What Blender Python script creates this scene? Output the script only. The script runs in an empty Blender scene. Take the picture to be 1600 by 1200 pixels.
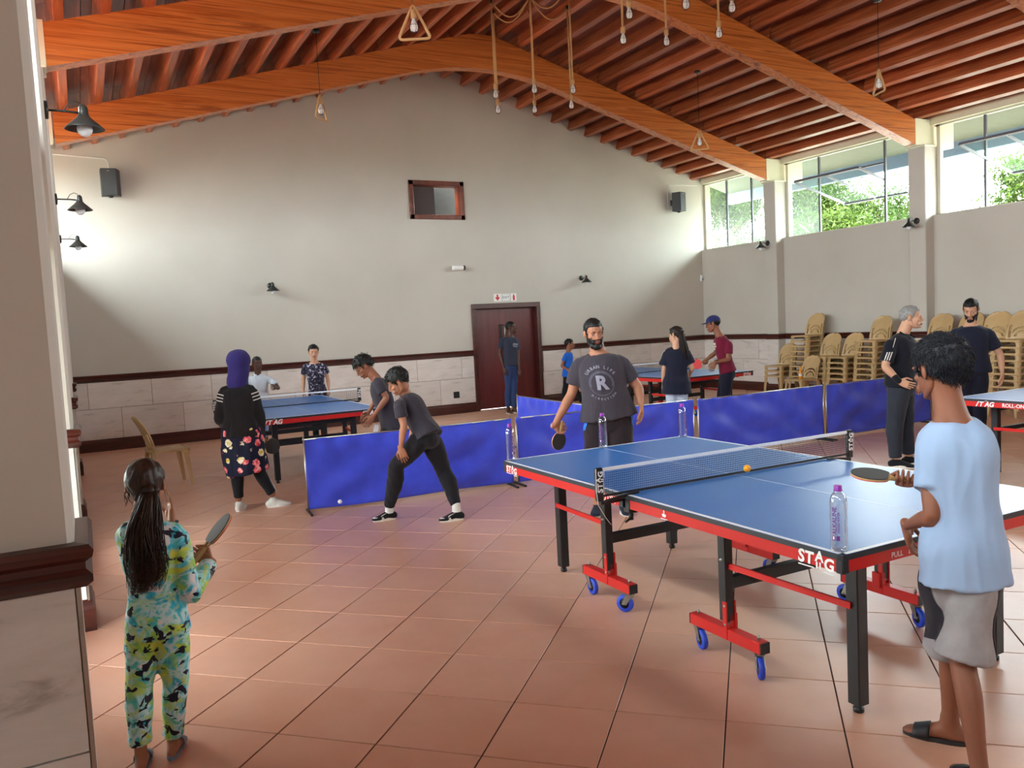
import bpy, bmesh, math, random
import numpy as np
from mathutils import Vector, Matrix, Euler, noise
from mathutils.bvhtree import BVHTree
PI = math.pi
S = bpy.context.scene
COL = S.collection
random.seed(7)
# ------------------------------------------------------------------ camera
F, YAW, PITCH, ROLL, CAMH = 1265.81, 0.48717, 0.074686, -0.051074, 1.66692
fwd = Vector((math.sin(YAW)*math.cos(PITCH), math.cos(YAW)*math.cos(PITCH), -math.sin(PITCH)))
r0 = Vector((math.cos(YAW), -math.sin(YAW), 0)); u0 = r0.cross(fwd)
rt = math.cos(ROLL)*r0 + math.sin(ROLL)*u0; up = -math.sin(ROLL)*r0 + math.cos(ROLL)*u0
cd = bpy.data.cameras.new('camera'); cam = bpy.data.objects.new('camera', cd); COL.objects.link(cam)
cd.sensor_width = 36; cd.lens = 36*F/1600; cd.clip_start = .05; cd.clip_end = 500
cam.matrix_world = Matrix(((rt.x, up.x, -fwd.x, 0), (rt.y, up.y, -fwd.y, 0), (rt.z, up.z, -fwd.z, CAMH), (0, 0, 0, 1)))
S.camera = cam
# ------------------------------------------------------------------ world, daylight, exposure
W = bpy.data.worlds.new('overcast_sky'); S.world = W; W.use_nodes = True
wn = W.node_tree; wn.nodes.clear()
wo = wn.nodes.new('ShaderNodeOutputWorld'); wb = wn.nodes.new('ShaderNodeBackground')
wt = wn.nodes.new('ShaderNodeTexCoord'); wx = wn.nodes.new('ShaderNodeSeparateXYZ'); wr = wn.nodes.new('ShaderNodeValToRGB')
wn.links.new(wt.outputs['Generated'], wx.inputs[0]); wn.links.new(wx.outputs['Z'], wr.inputs[0])
wr.color_ramp.elements[0].position = 0; wr.color_ramp.elements[0].color = (.43, .44, .45, 1)
wr.color_ramp.elements[1].position = .9; wr.color_ramp.elements[1].color = (.90, .95, 1, 1)
wn.links.new(wr.outputs[0], wb.inputs[0]); wb.inputs[1].default_value = 46.0
wn.links.new(wb.outputs[0], wo.inputs[0])
S.view_settings.view_transform = 'Standard'; S.view_settings.look = 'None'
S.view_settings.exposure = 0.32; S.view_settings.gamma = 1; S.view_settings.use_curve_mapping = False
S.cycles.max_bounces = 10; S.cycles.diffuse_bounces = 6; S.cycles.glossy_bounces = 4; S.cycles.transparent_max_bounces = 16
S.cycles.transmission_bounces = 6; S.cycles.caustics_reflective = False; S.cycles.caustics_refractive = False
S.cycles.use_denoising = True; S.cycles.sample_clamp_indirect = 6

def portal(name, loc, rot, sx, sy):
    l = bpy.data.lights.new(name, 'AREA'); l.shape = 'RECTANGLE'; l.size = sx; l.size_y = sy
    o = bpy.data.objects.new(name, l); COL.objects.link(o); o.location = loc; o.rotation_euler = rot
    l.cycles.is_portal = True
    return o
# daylight portals just inside the glazing: they emit nothing, they only steer the sky sampling
for k, (ya, yb_) in enumerate([(12.03, 14.1), (8.83, 11.75), (5.6, 8.55), (2.35, 5.35), (-1.0, 2.1), (-6.9, -1.25)]):
    portal('daylight_portal_right', (12.55, (ya+yb_)/2, 3.8), (0, PI/2, 0), 1.5, yb_-ya)
    portal('daylight_portal_left', (-.42, (ya+yb_)/2, 3.8), (0, -PI/2, 0), 1.5, yb_-ya)

for y in (4.55, 6.95): portal('daylight_portal_door', (-.42, y, 1.15), (0, -PI/2, 0), 2.2, 1.3)
# ------------------------------------------------------------------ helpers: naming, materials, mesh building
def tag(o, label=None, cat=None, group=None, kind=None):
    if label: o['label'] = label
    if cat: o['category'] = cat
    if group: o['group'] = group
    if kind: o['kind'] = kind
    return o
def thing(name, label, cat, loc=(0, 0, 0), rz=0, group=None):
    o = bpy.data.objects.new(name, None); COL.objects.link(o); o.location = loc; o.rotation_euler = (0, 0, rz)
    o.empty_display_size = .1
    return tag(o, label, cat, group)
def struct(name, loc=(0, 0, 0)):
    o = bpy.data.objects.new(name, None); COL.objects.link(o); o.location = loc; o['kind'] = 'structure'; return o
def dup(root, name=None, loc=None, rz=None, label=None, group=None):
    def cp(o, par):
        c = o.copy(); COL.objects.link(c); c.parent = par
        for ch in kids.get(o, ()): cp(ch, c)
        return c
    r = cp(root, None)
    if loc is not None: r.location = loc
    if rz is not None: r.rotation_euler = (0, 0, rz)
    if label: r['label'] = label
    if group: r['group'] = group
    return r
kids = {}
def put(o, parent):
    COL.objects.link(o)
    if parent is not None:
        o.parent = parent; kids.setdefault(parent, []).append(o)
    return o

def lin(h):
    if isinstance(h, str):
        c = [int(h[i:i+2], 16)/255 for i in (0, 2, 4)]
        return tuple(x/12.92 if x <= .04045 else ((x+.055)/1.055)**2.4 for x in c)+(1,)
    return tuple(h)+(1,) if len(h) == 3 else tuple(h)
class Mat:
    def __init__(s, name):
        s.m = bpy.data.materials.new(name); s.m.use_nodes = True; s.nt = s.m.node_tree; s.b = s.nt.nodes['Principled BSDF']
    def n(s, t, **k):
        x = s.nt.nodes.new(t)
        for a, v in k.items(): setattr(x, a, v)
        return x
    def l(s, a, b): s.nt.links.new(a, b)
    def coord(s, kind='Object', scale=(1, 1, 1), loc=(0, 0, 0), rot=(0, 0, 0)):
        t = s.n('ShaderNodeTexCoord'); mp = s.n('ShaderNodeMapping')
        mp.inputs['Scale'].default_value = scale; mp.inputs['Location'].default_value = loc; mp.inputs['Rotation'].default_value = rot
        s.l(t.outputs[kind], mp.inputs[0]); return mp.outputs[0]
    def noise(s, vec, scale=5, detail=4, rough=.55, dist=0):
        x = s.n('ShaderNodeTexNoise'); x.inputs['Scale'].default_value = scale; x.inputs['Detail'].default_value = detail
        x.inputs['Roughness'].default_value = rough; x.inputs['Distortion'].default_value = dist
        if vec is not None: s.l(vec, x.inputs['Vector'])
        return x.outputs['Fac']
    def ramp(s, fac, stops, const=False):
        x = s.n('ShaderNodeValToRGB'); s.l(fac, x.inputs[0]); e = x.color_ramp
        if const: e.interpolation = 'CONSTANT'
        while len(e.elements) < len(stops): e.elements.new(.5)
        for el, (p, c) in zip(e.elements, stops): el.position = p; el.color = lin(c)
        return x.outputs[0]
    def mix(s, fac, a, b, mode='MIX'):
        x = s.n('ShaderNodeMix', data_type='RGBA', blend_type=mode)
        for i, v in ((0, fac), (6, a), (7, b)):
            if isinstance(v, (int, float)): x.inputs[i].default_value = v
            elif isinstance(v, (tuple, list, str)): x.inputs[i].default_value = lin(v)
            else: s.l(v, x.inputs[i])
        return x.outputs[2]
    def math(s, op, a, b=0.0):
        x = s.n('ShaderNodeMath', operation=op)
        for i, v in ((0, a), (1, b)):
            if isinstance(v, (int, float)): x.inputs[i].default_value = v
            else: s.l(v, x.inputs[i])
        return x.outputs[0]
    def rand(s): return s.n('ShaderNodeObjectInfo').outputs['Random']
    def bump(s, h, strength=.3, dist=.01):
        x = s.n('ShaderNodeBump'); x.inputs['Strength'].default_value = strength; x.inputs['Distance'].default_value = dist
        s.l(h, x.inputs['Height']); s.l(x.outputs[0], s.b.inputs['Normal']); return s
    def set(s, color=None, rough=None, metal=None, spec=None, **k):
        if color is not None:
            if isinstance(color, (tuple, list, str)): s.b.inputs['Base Color'].default_value = lin(color)
            else: s.l(color, s.b.inputs['Base Color'])
        for key, v in (('Roughness', rough), ('Metallic', metal), ('Specular IOR Level', spec)):
            if v is None: continue
            if isinstance(v, (int, float)): s.b.inputs[key].default_value = v
            else: s.l(v, s.b.inputs[key])
        for key, v in k.items(): s.b.inputs[key.replace('_', ' ')].default_value = v
        return s
def plain(name, color, rough=.5, metal=0, spec=.5, bump=None):
    m = Mat(name); v = m.coord()
    c = m.mix(.12, color, m.ramp(m.noise(v, 14, 3), [(.3, color), (.7, tuple(min(1, x*1.25) for x in lin(color)[:3]))]))
    m.set(c, rough, metal, spec)
    if bump: m.bump(m.noise(v, bump[0], 4), bump[1], bump[2] if len(bump) > 2 else .004)
    return m.m

class MB:
    def __init__(s): s.v = []; s.f = []; s.mi = []; s.sm = []; s.cur = 0
    def add(s, vs, fs, smooth=False):
        o = len(s.v); s.v += [tuple(p) for p in vs]
        for f in fs: s.f.append(tuple(i+o for i in f)); s.mi.append(s.cur); s.sm.append(smooth)
        return s
    def box(s, a, b, rot=None, c=None):
        x0, y0, z0 = a; x1, y1, z1 = b
        vs = [Vector(p) for p in ((x0, y0, z0), (x1, y0, z0), (x1, y1, z0), (x0, y1, z0), (x0, y0, z1), (x1, y0, z1), (x1, y1, z1), (x0, y1, z1))]
        if rot is not None:
            c = Vector(c) if c is not None else (Vector(a)+Vector(b))/2
            vs = [rot @ (p-c)+c for p in vs]
        return s.add(vs, [(0, 3, 2, 1), (4, 5, 6, 7), (0, 1, 5, 4), (1, 2, 6, 5), (2, 3, 7, 6), (3, 0, 4, 7)])
    def bevbox(s, a, b, r=.005, rot=None, c=None):
        # box with chamfered edges
        x0, y0, z0 = a; x1, y1, z1 = b; bm = bmesh.new(); bmesh.ops.create_cube(bm, size=1)
        for v in bm.verts: v.co = Vector(((x0+x1)/2+v.co.x*(x1-x0), (y0+y1)/2+v.co.y*(y1-y0), (z0+z1)/2+v.co.z*(z1-z0)))
        bmesh.ops.bevel(bm, geom=bm.edges[:], offset=r, segments=1, affect='EDGES')
        bm.verts.index_update()
        vs = [v.co.copy() for v in bm.verts]; fs = [[v.index for v in f.verts] for f in bm.faces]; bm.free()
        if rot is not None:
            c = Vector(c) if c is not None else (Vector(a)+Vector(b))/2
            vs = [rot @ (p-c)+c for p in vs]
        return s.add(vs, fs)
    def beam(s, p0, p1, w, h, upv=(0, 0, 1)):
        p0, p1 = Vector(p0), Vector(p1); d = (p1-p0).normalized(); sd = d.cross(Vector(upv)).normalized(); u = sd.cross(d)
        vs = [p+sd*a*w/2+u*b*h/2 for p in (p0, p1) for a, b in ((-1, -1), (1, -1), (1, 1), (-1, 1))]
        return s.add(vs, [(0, 1, 2, 3), (7, 6, 5, 4), (0, 4, 5, 1), (1, 5, 6, 2), (2, 6, 7, 3), (3, 7, 4, 0)])
    def tube(s, pts, r, n=8, cap=True, closed=False):
        pts = [Vector(p) for p in pts]; N = len(pts)
        rs = r if isinstance(r, (list, tuple)) else [r]*N
        vs = []; prev = None
        for i, p in enumerate(pts):
            if closed: d = pts[(i+1) % N]-pts[i-1]
            else: d = pts[min(i+1, N-1)]-pts[max(i-1, 0)]
            d.normalize()
            if prev is None:
                a = Vector((0, 0, 1)) if abs(d.z) < .9 else Vector((1, 0, 0)); a = (a-d*a.dot(d)).normalized()
            else: a = (prev-d*prev.dot(d)).normalized()
            prev = a; b = d.cross(a)
            for k in range(n): vs.append(p+(a*math.cos(2*PI*k/n)+b*math.sin(2*PI*k/n))*rs[i])
        fs = [(i*n+k, i*n+(k+1) % n, (i+1)*n+(k+1) % n, (i+1)*n+k) for i in range(N-1) for k in range(n)]
        if closed: fs += [((N-1)*n+k, (N-1)*n+(k+1) % n, (k+1) % n, k) for k in range(n)]
        elif cap: fs += [tuple(range(n))[::-1], tuple((N-1)*n+k for k in range(n))]
        return s.add(vs, fs, True)
    def lathe(s, prof, n=24, c=(0, 0, 0), axis='z', cap=True, smooth=True):
        c = Vector(c); vs = []
        for r, z in prof:
            for k in range(n):
                a = 2*PI*k/n; p = (r*math.cos(a), r*math.sin(a), z)
                if axis == 'x': p = (p[2], p[0], p[1])
                elif axis == 'y': p = (p[1], p[2], p[0])
                vs.append(c+Vector(p))
        N = len(prof)
        fs = [(i*n+k, i*n+(k+1) % n, (i+1)*n+(k+1) % n, (i+1)*n+k) for i in range(N-1) for k in range(n)]
        if cap: fs += [tuple(range(n))[::-1], tuple((N-1)*n+k for k in range(n))]
        return s.add(vs, fs, smooth)
    def prism(s, poly, a, b, axis='y'):
        # polygon in the plane normal to axis, extruded from a to b
        def P(u, v, t): return {'y': (u, t, v), 'x': (t, u, v), 'z': (u, v, t)}[axis]
        n = len(poly); vs = [P(u, v, a) for u, v in poly]+[P(u, v, b) for u, v in poly]
        fs = [(k, (k+1) % n, (k+1) % n+n, k+n) for k in range(n)]+[tuple(range(n))[::-1], tuple(range(n, 2*n))]
        return s.add(vs, fs)
    def sphere(s, c, r, n=16, m=10, sc=(1, 1, 1)):
        c = Vector(c); vs = [c+Vector((0, 0, -r*sc[2]))]
        for i in range(1, m):
            t = PI*i/m
            for k in range(n): vs.append(c+Vector((r*sc[0]*math.sin(t)*math.cos(2*PI*k/n), r*sc[1]*math.sin(t)*math.sin(2*PI*k/n), -r*sc[2]*math.cos(t))))
        vs.append(c+Vector((0, 0, r*sc[2]))); L = len(vs)-1
        fs = [(0, 1+(k+1) % n, 1+k) for k in range(n)]
        for i in range(m-2):
            for k in range(n): fs.append((1+i*n+k, 1+i*n+(k+1) % n, 1+(i+1)*n+(k+1) % n, 1+(i+1)*n+k))
        fs += [(1+(m-2)*n+k, 1+(m-2)*n+(k+1) % n, L) for k in range(n)]
        return s.add(vs, fs, True)
    def xf(s, M, i0=0):
        s.v[i0:] = [tuple(M @ Vector(p)) for p in s.v[i0:]]; return s
    def mesh(s, name, mats):
        me = bpy.data.meshes.new(name); me.from_pydata(s.v, [], s.f)
        for m in (mats if isinstance(mats, (list, tuple)) else [mats]): me.materials.append(m)
        me.polygons.foreach_set('material_index', s.mi); me.polygons.foreach_set('use_smooth', s.sm)
        bm = bmesh.new(); bm.from_mesh(me); bmesh.ops.recalc_face_normals(bm, faces=bm.faces[:]); bm.to_mesh(me); bm.free()
        me.update(); return me
    def build(s, name, mats, parent=None, loc=None):
        o = bpy.data.objects.new(name, s.mesh(name, mats)); put(o, parent)
        if loc is not None: o.location = loc
        return o
def inst(name, me, parent, loc=(0, 0, 0), rot=(0, 0, 0)):
    o = bpy.data.objects.new(name, me); put(o, parent); o.location = loc; o.rotation_euler = rot; return o

def text_geo(body, size, bold=.012, shear=0, extrude=0.0, align='CENTER', spacing=1):
    """flat triangulated lettering in the XY plane, centred on the origin"""
    c = bpy.data.curves.new('lettering', 'FONT'); c.body = body; c.size = size; c.align_x = align; c.align_y = 'CENTER'
    c.offset = bold*size; c.shear = shear; c.space_character = spacing; c.resolution_u = 3; c.fill_mode = 'FRONT'
    o = bpy.data.objects.new('lettering', c); COL.objects.link(o)
    dg = bpy.context.evaluated_depsgraph_get(); me = bpy.data.meshes.new_from_object(o.evaluated_get(dg))
    vs = [v.co.copy() for v in me.vertices]; fs = [tuple(p.vertices) for p in me.polygons]
    bpy.data.objects.remove(o); bpy.data.curves.remove(c); bpy.data.meshes.remove(me)
    return vs, fs
def lettering(name, body, size, M, mat, parent, **k):
    mb = MB(); vs, fs = text_geo(body, size, **k); mb.add([M @ v for v in vs], fs); return mb.build(name, mat, parent)
def frame(o, x, y):
    """matrix placing the XY lettering plane at o with in-plane axes x, y"""
    x = Vector(x).normalized(); y = Vector(y).normalized(); z = x.cross(y)
    return Matrix(((x.x, y.x, z.x, o[0]), (x.y, y.y, z.y, o[1]), (x.z, y.z, z.z, o[2]), (0, 0, 0, 1)))
# ------------------------------------------------------------------ materials
def m_plaster():
    m = Mat('plaster'); v = m.coord()
    c = m.ramp(m.noise(v, .8, 5), [(.3, 'bfbab1'), (.7, 'c8c3bb')])
    m.set(c, .75, spec=.2); m.bump(m.noise(v, 60, 3), .12, .003); return m.m
def m_wood(name, stops, scale, rough=.3, tint=.35, bump=.15):
    m = Mat(name); v = m.coord(scale=scale); n = m.noise(v, 1.6, 7, .62, 1.2)
    c = m.ramp(n, stops)
    r = m.rand(); hs = m.n('ShaderNodeHueSaturation'); m.l(c, hs.inputs['Color'])
    m.l(m.math('ADD', m.math('MULTIPLY', r, tint), 1-tint/2), hs.inputs['Value'])
    m.set(hs.outputs[0], rough, spec=.6); m.bump(n, bump, .004); return m.m
MAT = {}
MAT['plaster'] = m_plaster()
MAT['cream'] = plain('cream_paint', 'dedcc4', .5)
MAT['beam'] = m_wood('varnished_laminated_timber', [(.28, '6e2c16'), (.42, 'b8642c'), (.52, 'd28042'), (.62, '964a24'), (.74, 'e09a5a')], (.22, 5, 11), .32, .1)
MAT['purlin'] = m_wood('varnished_purlin', [(.3, '783a28'), (.5, 'ac5c3a'), (.7, 'cc865c')], (6, .3, 6), .34, .6, .05)
MAT['board'] = m_wood('varnished_ceiling_board', [(.3, '602e26'), (.5, '7e4434'), (.7, '985c4a')], (5, .5, 5), .45, .6, .05)
MAT['rail'] = m_wood('dark_stained_rail', [(.3, '2a0e0a'), (.5, '43180f'), (.7, '55221a')], (1, 1, 9), .35, .15)
MAT['doorwood'] = m_wood('mahogany_door', [(.3, '4b1518'), (.5, '5c1c1d'), (.7, '6d2524')], (6, 6, .5), .3, .1)
MAT['frame'] = m_wood('stained_frame', [(.3, '4a1c0e'), (.5, '6b2c16'), (.7, '7d381e')], (3, 3, 3), .35, .1)
def m_walltile():
    m = Mat('grey_stone_wall_tile'); v = m.coord(scale=(1, 1, 5)); n = m.noise(v, 1.8, 8, .65, .6)
    c = m.ramp(n, [(.30, 'a89e98'), (.42, 'd2cac5'), (.6, 'dad3cf'), (.75, 'e0dad6')]); r = m.rand(); hs = m.n('ShaderNodeHueSaturation')
    m.l(c, hs.inputs['Color']); m.l(m.math('ADD', m.math('MULTIPLY', r, .12), .94), hs.inputs['Value'])
    m.set(hs.outputs[0], .45, spec=.4); m.bump(n, .08, .004); return m.m
MAT['walltile'] = m_walltile()
MAT['grout'] = plain('grey_grout', '6d6560', .8)
def m_floortile():
    m = Mat('terracotta_floor_tile'); v = m.coord(); n = m.noise(v, 5, 6, .6, .3)
    o = m.n('ShaderNodeObjectInfo'); off = m.n('ShaderNodeVectorMath', operation='ADD'); m.l(v, off.inputs[0]); m.l(o.outputs['Location'], off.inputs[1])
    n2 = m.noise(off.outputs[0], 2.2, 5, .6, .5)
    c = m.ramp(n2, [(.25, 'd69c7e'), (.5, 'dca98f'), (.75, 'e0b098')])
    c = m.mix(.18, c, m.ramp(n, [(.35, 'c2886c'), (.65, 'dcab90')]))
    hs = m.n('ShaderNodeHueSaturation'); m.l(c, hs.inputs['Color']); m.l(m.math('ADD', m.math('MULTIPLY', o.outputs['Random'], .08), .96), hs.inputs['Value'])
    m.set(hs.outputs[0], m.math('ADD', m.math('MULTIPLY', n, .05), .32), spec=1.0); return m.m
MAT['floortile'] = m_floortile()
MAT['floorgrout'] = plain('dark_floor_grout', '3a211a', .85)
MAT['black'] = plain('black_powder_coat', '17171a', .4)
MAT['blackplastic'] = plain('black_plastic', '141416', .45)
MAT['steel'] = plain('brushed_steel', 'b8b4ab', .35, 1)
MAT['white'] = plain('white_plastic', 'e8e8e6', .4)
MAT['whiteprint'] = plain('white_print', 'f4f2ef', .5)
MAT['lamp'] = plain('dark_bronze_enamel', '2b2c2a', .38)
def m_glass(name, tint=(.93, .97, .95), refl=1.0):
    m = Mat(name); nt = m.nt; out = [n for n in nt.nodes if n.type == 'OUTPUT_MATERIAL'][0]; nt.nodes.remove(m.b)
    t = m.n('ShaderNodeBsdfTransparent'); t.inputs[0].default_value = tint+(1,)
    g = m.n('ShaderNodeBsdfGlossy'); g.inputs['Roughness'].default_value = .02
    fr = m.n('ShaderNodeLayerWeight'); fr.inputs[0].default_value = .5; mx = m.n('ShaderNodeMixShader')
    m.l(m.math('ADD', m.math('MULTIPLY', m.math('POWER', fr.outputs['Facing'], 5.0), .5*refl), .04), mx.inputs[0]); m.l(t.outputs[0], mx.inputs[1]); m.l(g.outputs[0], mx.inputs[2]); m.l(mx.outputs[0], out.inputs[0])
    return m.m
MAT['glass'] = m_glass('window_glass')
def m_frost():
    m = Mat('hazy_obscured_glass'); nt = m.nt; out = [n for n in nt.nodes if n.type == 'OUTPUT_MATERIAL'][0]; nt.nodes.remove(m.b)
    t = m.n('ShaderNodeBsdfTransparent'); t.inputs[0].default_value = (.86, .93, .9, 1)
    d = m.n('ShaderNodeBsdfTranslucent'); d.inputs[0].default_value = (.8, .9, .86, 1); mx = m.n('ShaderNodeMixShader'); mx.inputs[0].default_value = .035
    m.l(t.outputs[0], mx.inputs[1]); m.l(d.outputs[0], mx.inputs[2]); m.l(mx.outputs[0], out.inputs[0]); return m.m
MAT['frost'] = m_frost()

# ------------------------------------------------------------------ the room
YB, XR, XL, YF = 14.13, 12.468, -.36, -7.0
XP = 12.26                      # room-side face of the right-hand pilasters
RX, RZ, SL = 6.15, 6.33, .28    # ridge line of the purlin undersides and the roof slope
def zb(x): return RZ-SL*abs(x-RX)
PIL = [11.89, 8.69, 5.45, 2.38, -1.1]         # pilaster / beam centres along the hall
def xpl(y): return -.049-.0062*(y-2.3)        # room-side face of the left pilasters
# floor: slab + diagonal tiles
fl = struct('floor'); MB().box((XL-.5, YF-.2, -.12), (XR+.4, YB+.2, -.004)).build('grout_bed', MAT['floorgrout'], fl)
ts, ta, tx, ty = .45252, -.7777, .6048, 3.4027
def tile_mesh(nm, w, d, h, b, mat):
    bm = MB(); q = [(-w/2, -d/2), (w/2, -d/2), (w/2, d/2), (-w/2, d/2)]
    vs = [(x, y, -h) for x, y in q]+[(x, y, -b) for x, y in q]+[(x-math.copysign(b, x), y-math.copysign(b, y), 0) for x, y in q]
    fs = [(i, (i+1) % 4, (i+1) % 4+4, i+4) for i in range(4)]+[(i+4, (i+1) % 4+4, (i+1) % 4+8, i+8) for i in range(4)]+[(8, 9, 10, 11)]
    return bm.add(vs, fs).mesh(nm, mat)
tm = tile_mesh('floor_tile', ts-.006, ts-.006, .006, .0016, MAT['floortile'])
cA, sA = math.cos(ta), math.sin(ta); spots = []
for i in range(-45, 46):
    for j in range(-45, 46):
        u, v = i+.5, j+.5; x = tx+ts*(cA*u-sA*v); y = ty+ts*(sA*u+cA*v)
        if XL-.2 < x < XR+.2 and YF-.2 < y < YB+.2:
            q = Vector((x, y, -CAMH)); w_ = q.dot(fwd)
            seen = w_ > .3 and -100 < 800+F*q.dot(rt)/w_ < 1700 and 600-F*q.dot(up)/w_ < 1330
            spots.append((0 if seen else 1, x*x+y*y, x, y))
spots.sort(); rest = MB()
for k, (sn, d2, x, y) in enumerate(spots):
    if k < 298: inst('floor_tile', tm, fl, (x, y, 0), (0, 0, ta))
    else:
        i0 = len(rest.v); w = ts/2-.003; rest.add([(-w, -w, 0), (w, -w, 0), (w, w, 0), (-w, w, 0), (-w, -w, -.006), (w, -w, -.006), (w, w, -.006), (-w, w, -.006)], [(0, 1, 2, 3), (0, 4, 5, 1), (1, 5, 6, 2), (2, 6, 7, 3), (3, 7, 4, 0)])
        rest.xf(Matrix.Translation((x, y, 0)) @ Matrix.Rotation(ta, 4, 'Z'), i0)
tag(rest.build('floor_tiles_beyond', MAT['floortile'], fl), kind='stuff')

# back wall with door and window openings
DX0, DX1, DZ = 6.70, 8.18, 2.06
WX0, WX1, WZ0, WZ1 = 5.545, 6.65, 3.67, 4.378
wb_ = struct('wall_back')
def gable(x): return zb(x)+.26
mb = MB()
xs = [XL-.3, WX0, DX0, WX1, RX, DX1, XR+.3]
def wallpiece(x0, x1, z0, z1=None):
    if z1 is None:
        mid = [RX] if x0 < RX < x1 else []
        poly = [(x0, z0), (x1, z0)]+[(x, gable(x)) for x in [x1]+mid+[x0]]
        mb.prism(poly, YB, YB+.25, 'y')
    else: mb.box((x0, YB, z0), (x1, YB+.25, z1))
wallpiece(XL-.3, WX0, -.1); wallpiece(WX0, WX1, WZ1); wallpiece(WX0, WX1, 0, WZ0); wallpiece(WX1, DX0, -.1)
wallpiece(DX0, DX1, DZ); wallpiece(DX1, XR+.3, -.1)
mb.build('plaster_face', MAT['plaster'], wb_)
# recess behind the small window
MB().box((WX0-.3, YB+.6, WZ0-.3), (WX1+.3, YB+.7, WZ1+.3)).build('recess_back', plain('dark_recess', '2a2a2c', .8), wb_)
# rail + baseboard profiles
def rail_poly(s=1): return [(0, 1.08), (.018, 1.08), (.034, 1.095), (.034, 1.112), (.02, 1.125), (.02, 1.142), (.036, 1.155), (.04, 1.172), (.03, 1.186), (0, 1.189)]
def base_poly(): return [(0, 0), (.03, 0), (.03, .13), (.022, .15), (.02, .17), (.008, .186), (0, .186)]
def run(mb, prof, p0, p1, out, miter0=0, miter1=0):
    """sweep a profile (distance out of the wall, height) from p0 to p1"""
    p0, p1, out = Vector(p0), Vector(p1), Vector(out); d = (p1-p0).normalized(); n = len(prof)
    vs = [p0+out*u+Vector((0, 0, v))-d*u*miter0 for u, v in prof]+[p1+out*u+Vector((0, 0, v))+d*u*miter1 for u, v in prof]
    mb.add(vs, [(k, (k+1) % n, (k+1) % n+n, k+n) for k in range(n)]+[tuple(range(n)), tuple(range(n, 2*n))[::-1]])
t = struct('trim_1'); m_ = MB(); run(m_, rail_poly(), (XL, YB, 0), (DX0-.02, YB, 0), (0, -1, 0)); m_.build('dado_rail', MAT['rail'], t)
m_ = MB(); run(m_, rail_poly(), (DX1+.02, YB, 0), (XR, YB, 0), (0, -1, 0)); m_.build('dado_rail', MAT['rail'], t)
t = struct('baseboard_back'); m_ = MB(); run(m_, base_poly(), (XL, YB, 0), (DX0-.02, YB, 0), (0, -1, 0)); m_.build('board', MAT['rail'], t)
m_ = MB(); run(m_, base_poly(), (DX1+.02, YB, 0), (XR, YB, 0), (0, -1, 0)); m_.build('board', MAT['rail'], t)
# wainscot tiles: one object each
def wtile(parent, a, b, z0, z1, wall):
    g = .003
    if wall == 'back': me = MB().bevbox((-(b-a)/2+g, -.012, -(z1-z0)/2+g), ((b-a)/2-g, 0, (z1-z0)/2-g), .0025).mesh('wall_tile', MAT['walltile']); loc = ((a+b)/2, YB, (z0+z1)/2)
    else: me = MB().bevbox((-.012, -(b-a)/2+g, -(z1-z0)/2+g), (0, (b-a)/2-g, (z1-z0)/2-g), .0025).mesh('wall_tile', MAT['walltile']); loc = (XR if wall == 'right' else wall, (a+b)/2, (z0+z1)/2)
    return inst('wall_tile', me, parent, loc)
mb = MB(); mb.box((XL, YB-.004, .1), (DX0-.04, YB, 1.1)); mb.box((DX1+.04, YB-.004, .1), (XR, YB, 1.1)); mb.build('grout', MAT['grout'], wb_)
for row, (z0, z1, off) in enumerate([(.186, .665, .507), (.665, 1.08, .06)]):
    for k in range(-1, 15):
        a, b = off+.907*k, off+.907*(k+1)
        for lo, hi in ((XL, DX0-.02), (DX1+.02, XR)):
            aa, bb = max(a, lo), min(b, hi)
            if bb-aa > .03: wtile(wb_, aa, bb, z0, z1, 'back')
# right wall
wr_ = struct('wall_right'); mb = MB()
mb.box((XR, YF, -.1), (12.78, YB+.1, 3.05)); mb.build('plaster_face', MAT['plaster'], wr_)
MB().box((XR-.012, YF, 3.05), (12.62, YB, 3.075)).build('sill', MAT['plaster'], wr_)
MB().box((XR-.004, YF, .1), (XR, YB, 1.1)).build('grout', MAT['grout'], wr_)
for row, (z0, z1, off) in enumerate([(.186, .665, .3), (.665, 1.08, .75)]):
    for k in range(0, 12):
        a, b = YB-off-.907*k, YB-off-.907*(k-1)
        if a > 3.5: wtile(wr_, a, min(b, YB), z0, z1, 'right')
pw = .15
t = struct('trim_2'); tb = struct('baseboard_right'); m1, m2 = MB(), MB()
edges = [YB]+[e for c in PIL for e in (c+pw, c-pw)]+[YF]
for k in range(0, len(edges), 2):
    for prof, mm in ((rail_poly(), m1), (base_poly(), m2)): run(mm, prof, (XR, edges[k], 0), (XR, edges[k+1], 0), (-1, 0, 0))
for c in PIL:
    for prof, mm in ((rail_poly(), m1), (base_poly(), m2)):
        run(mm, prof, (XP, c+pw, 0), (XP, c-pw, 0), (-1, 0, 0), 1, 1)
        run(mm, prof, (XP, c-pw, 0), (XR, c-pw, 0), (0, -1, 0), 1, 0); run(mm, prof, (XP, c+pw, 0), (XR, c+pw, 0), (0, 1, 0), 1, 0)
m1.build('dado_rail', MAT['rail'], t); m2.build('board', MAT['rail'], tb)
for c in PIL:
    p = struct('pilaster'); mb = MB()
    mb.bevbox((XP, c-pw, -.05), (12.75, c+pw, 4.19), .012); mb.build('shaft', MAT['plaster'], p)
    MB().bevbox((XP-.02, c-pw-.02, 4.175), (12.75, c+pw+.02, 4.2), .004).build('cap', MAT['cream'], p)
    MB().box((12.12, c-.095, 4.2), (13.1, c+.095, 4.62)).build('beam_shoe', MAT['cream'], p)
    MB().box((XP-.004, c-pw+.01, .186), (XP, c+pw-.01, 1.08)).build('wall_tile', MAT['walltile'], p)
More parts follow.
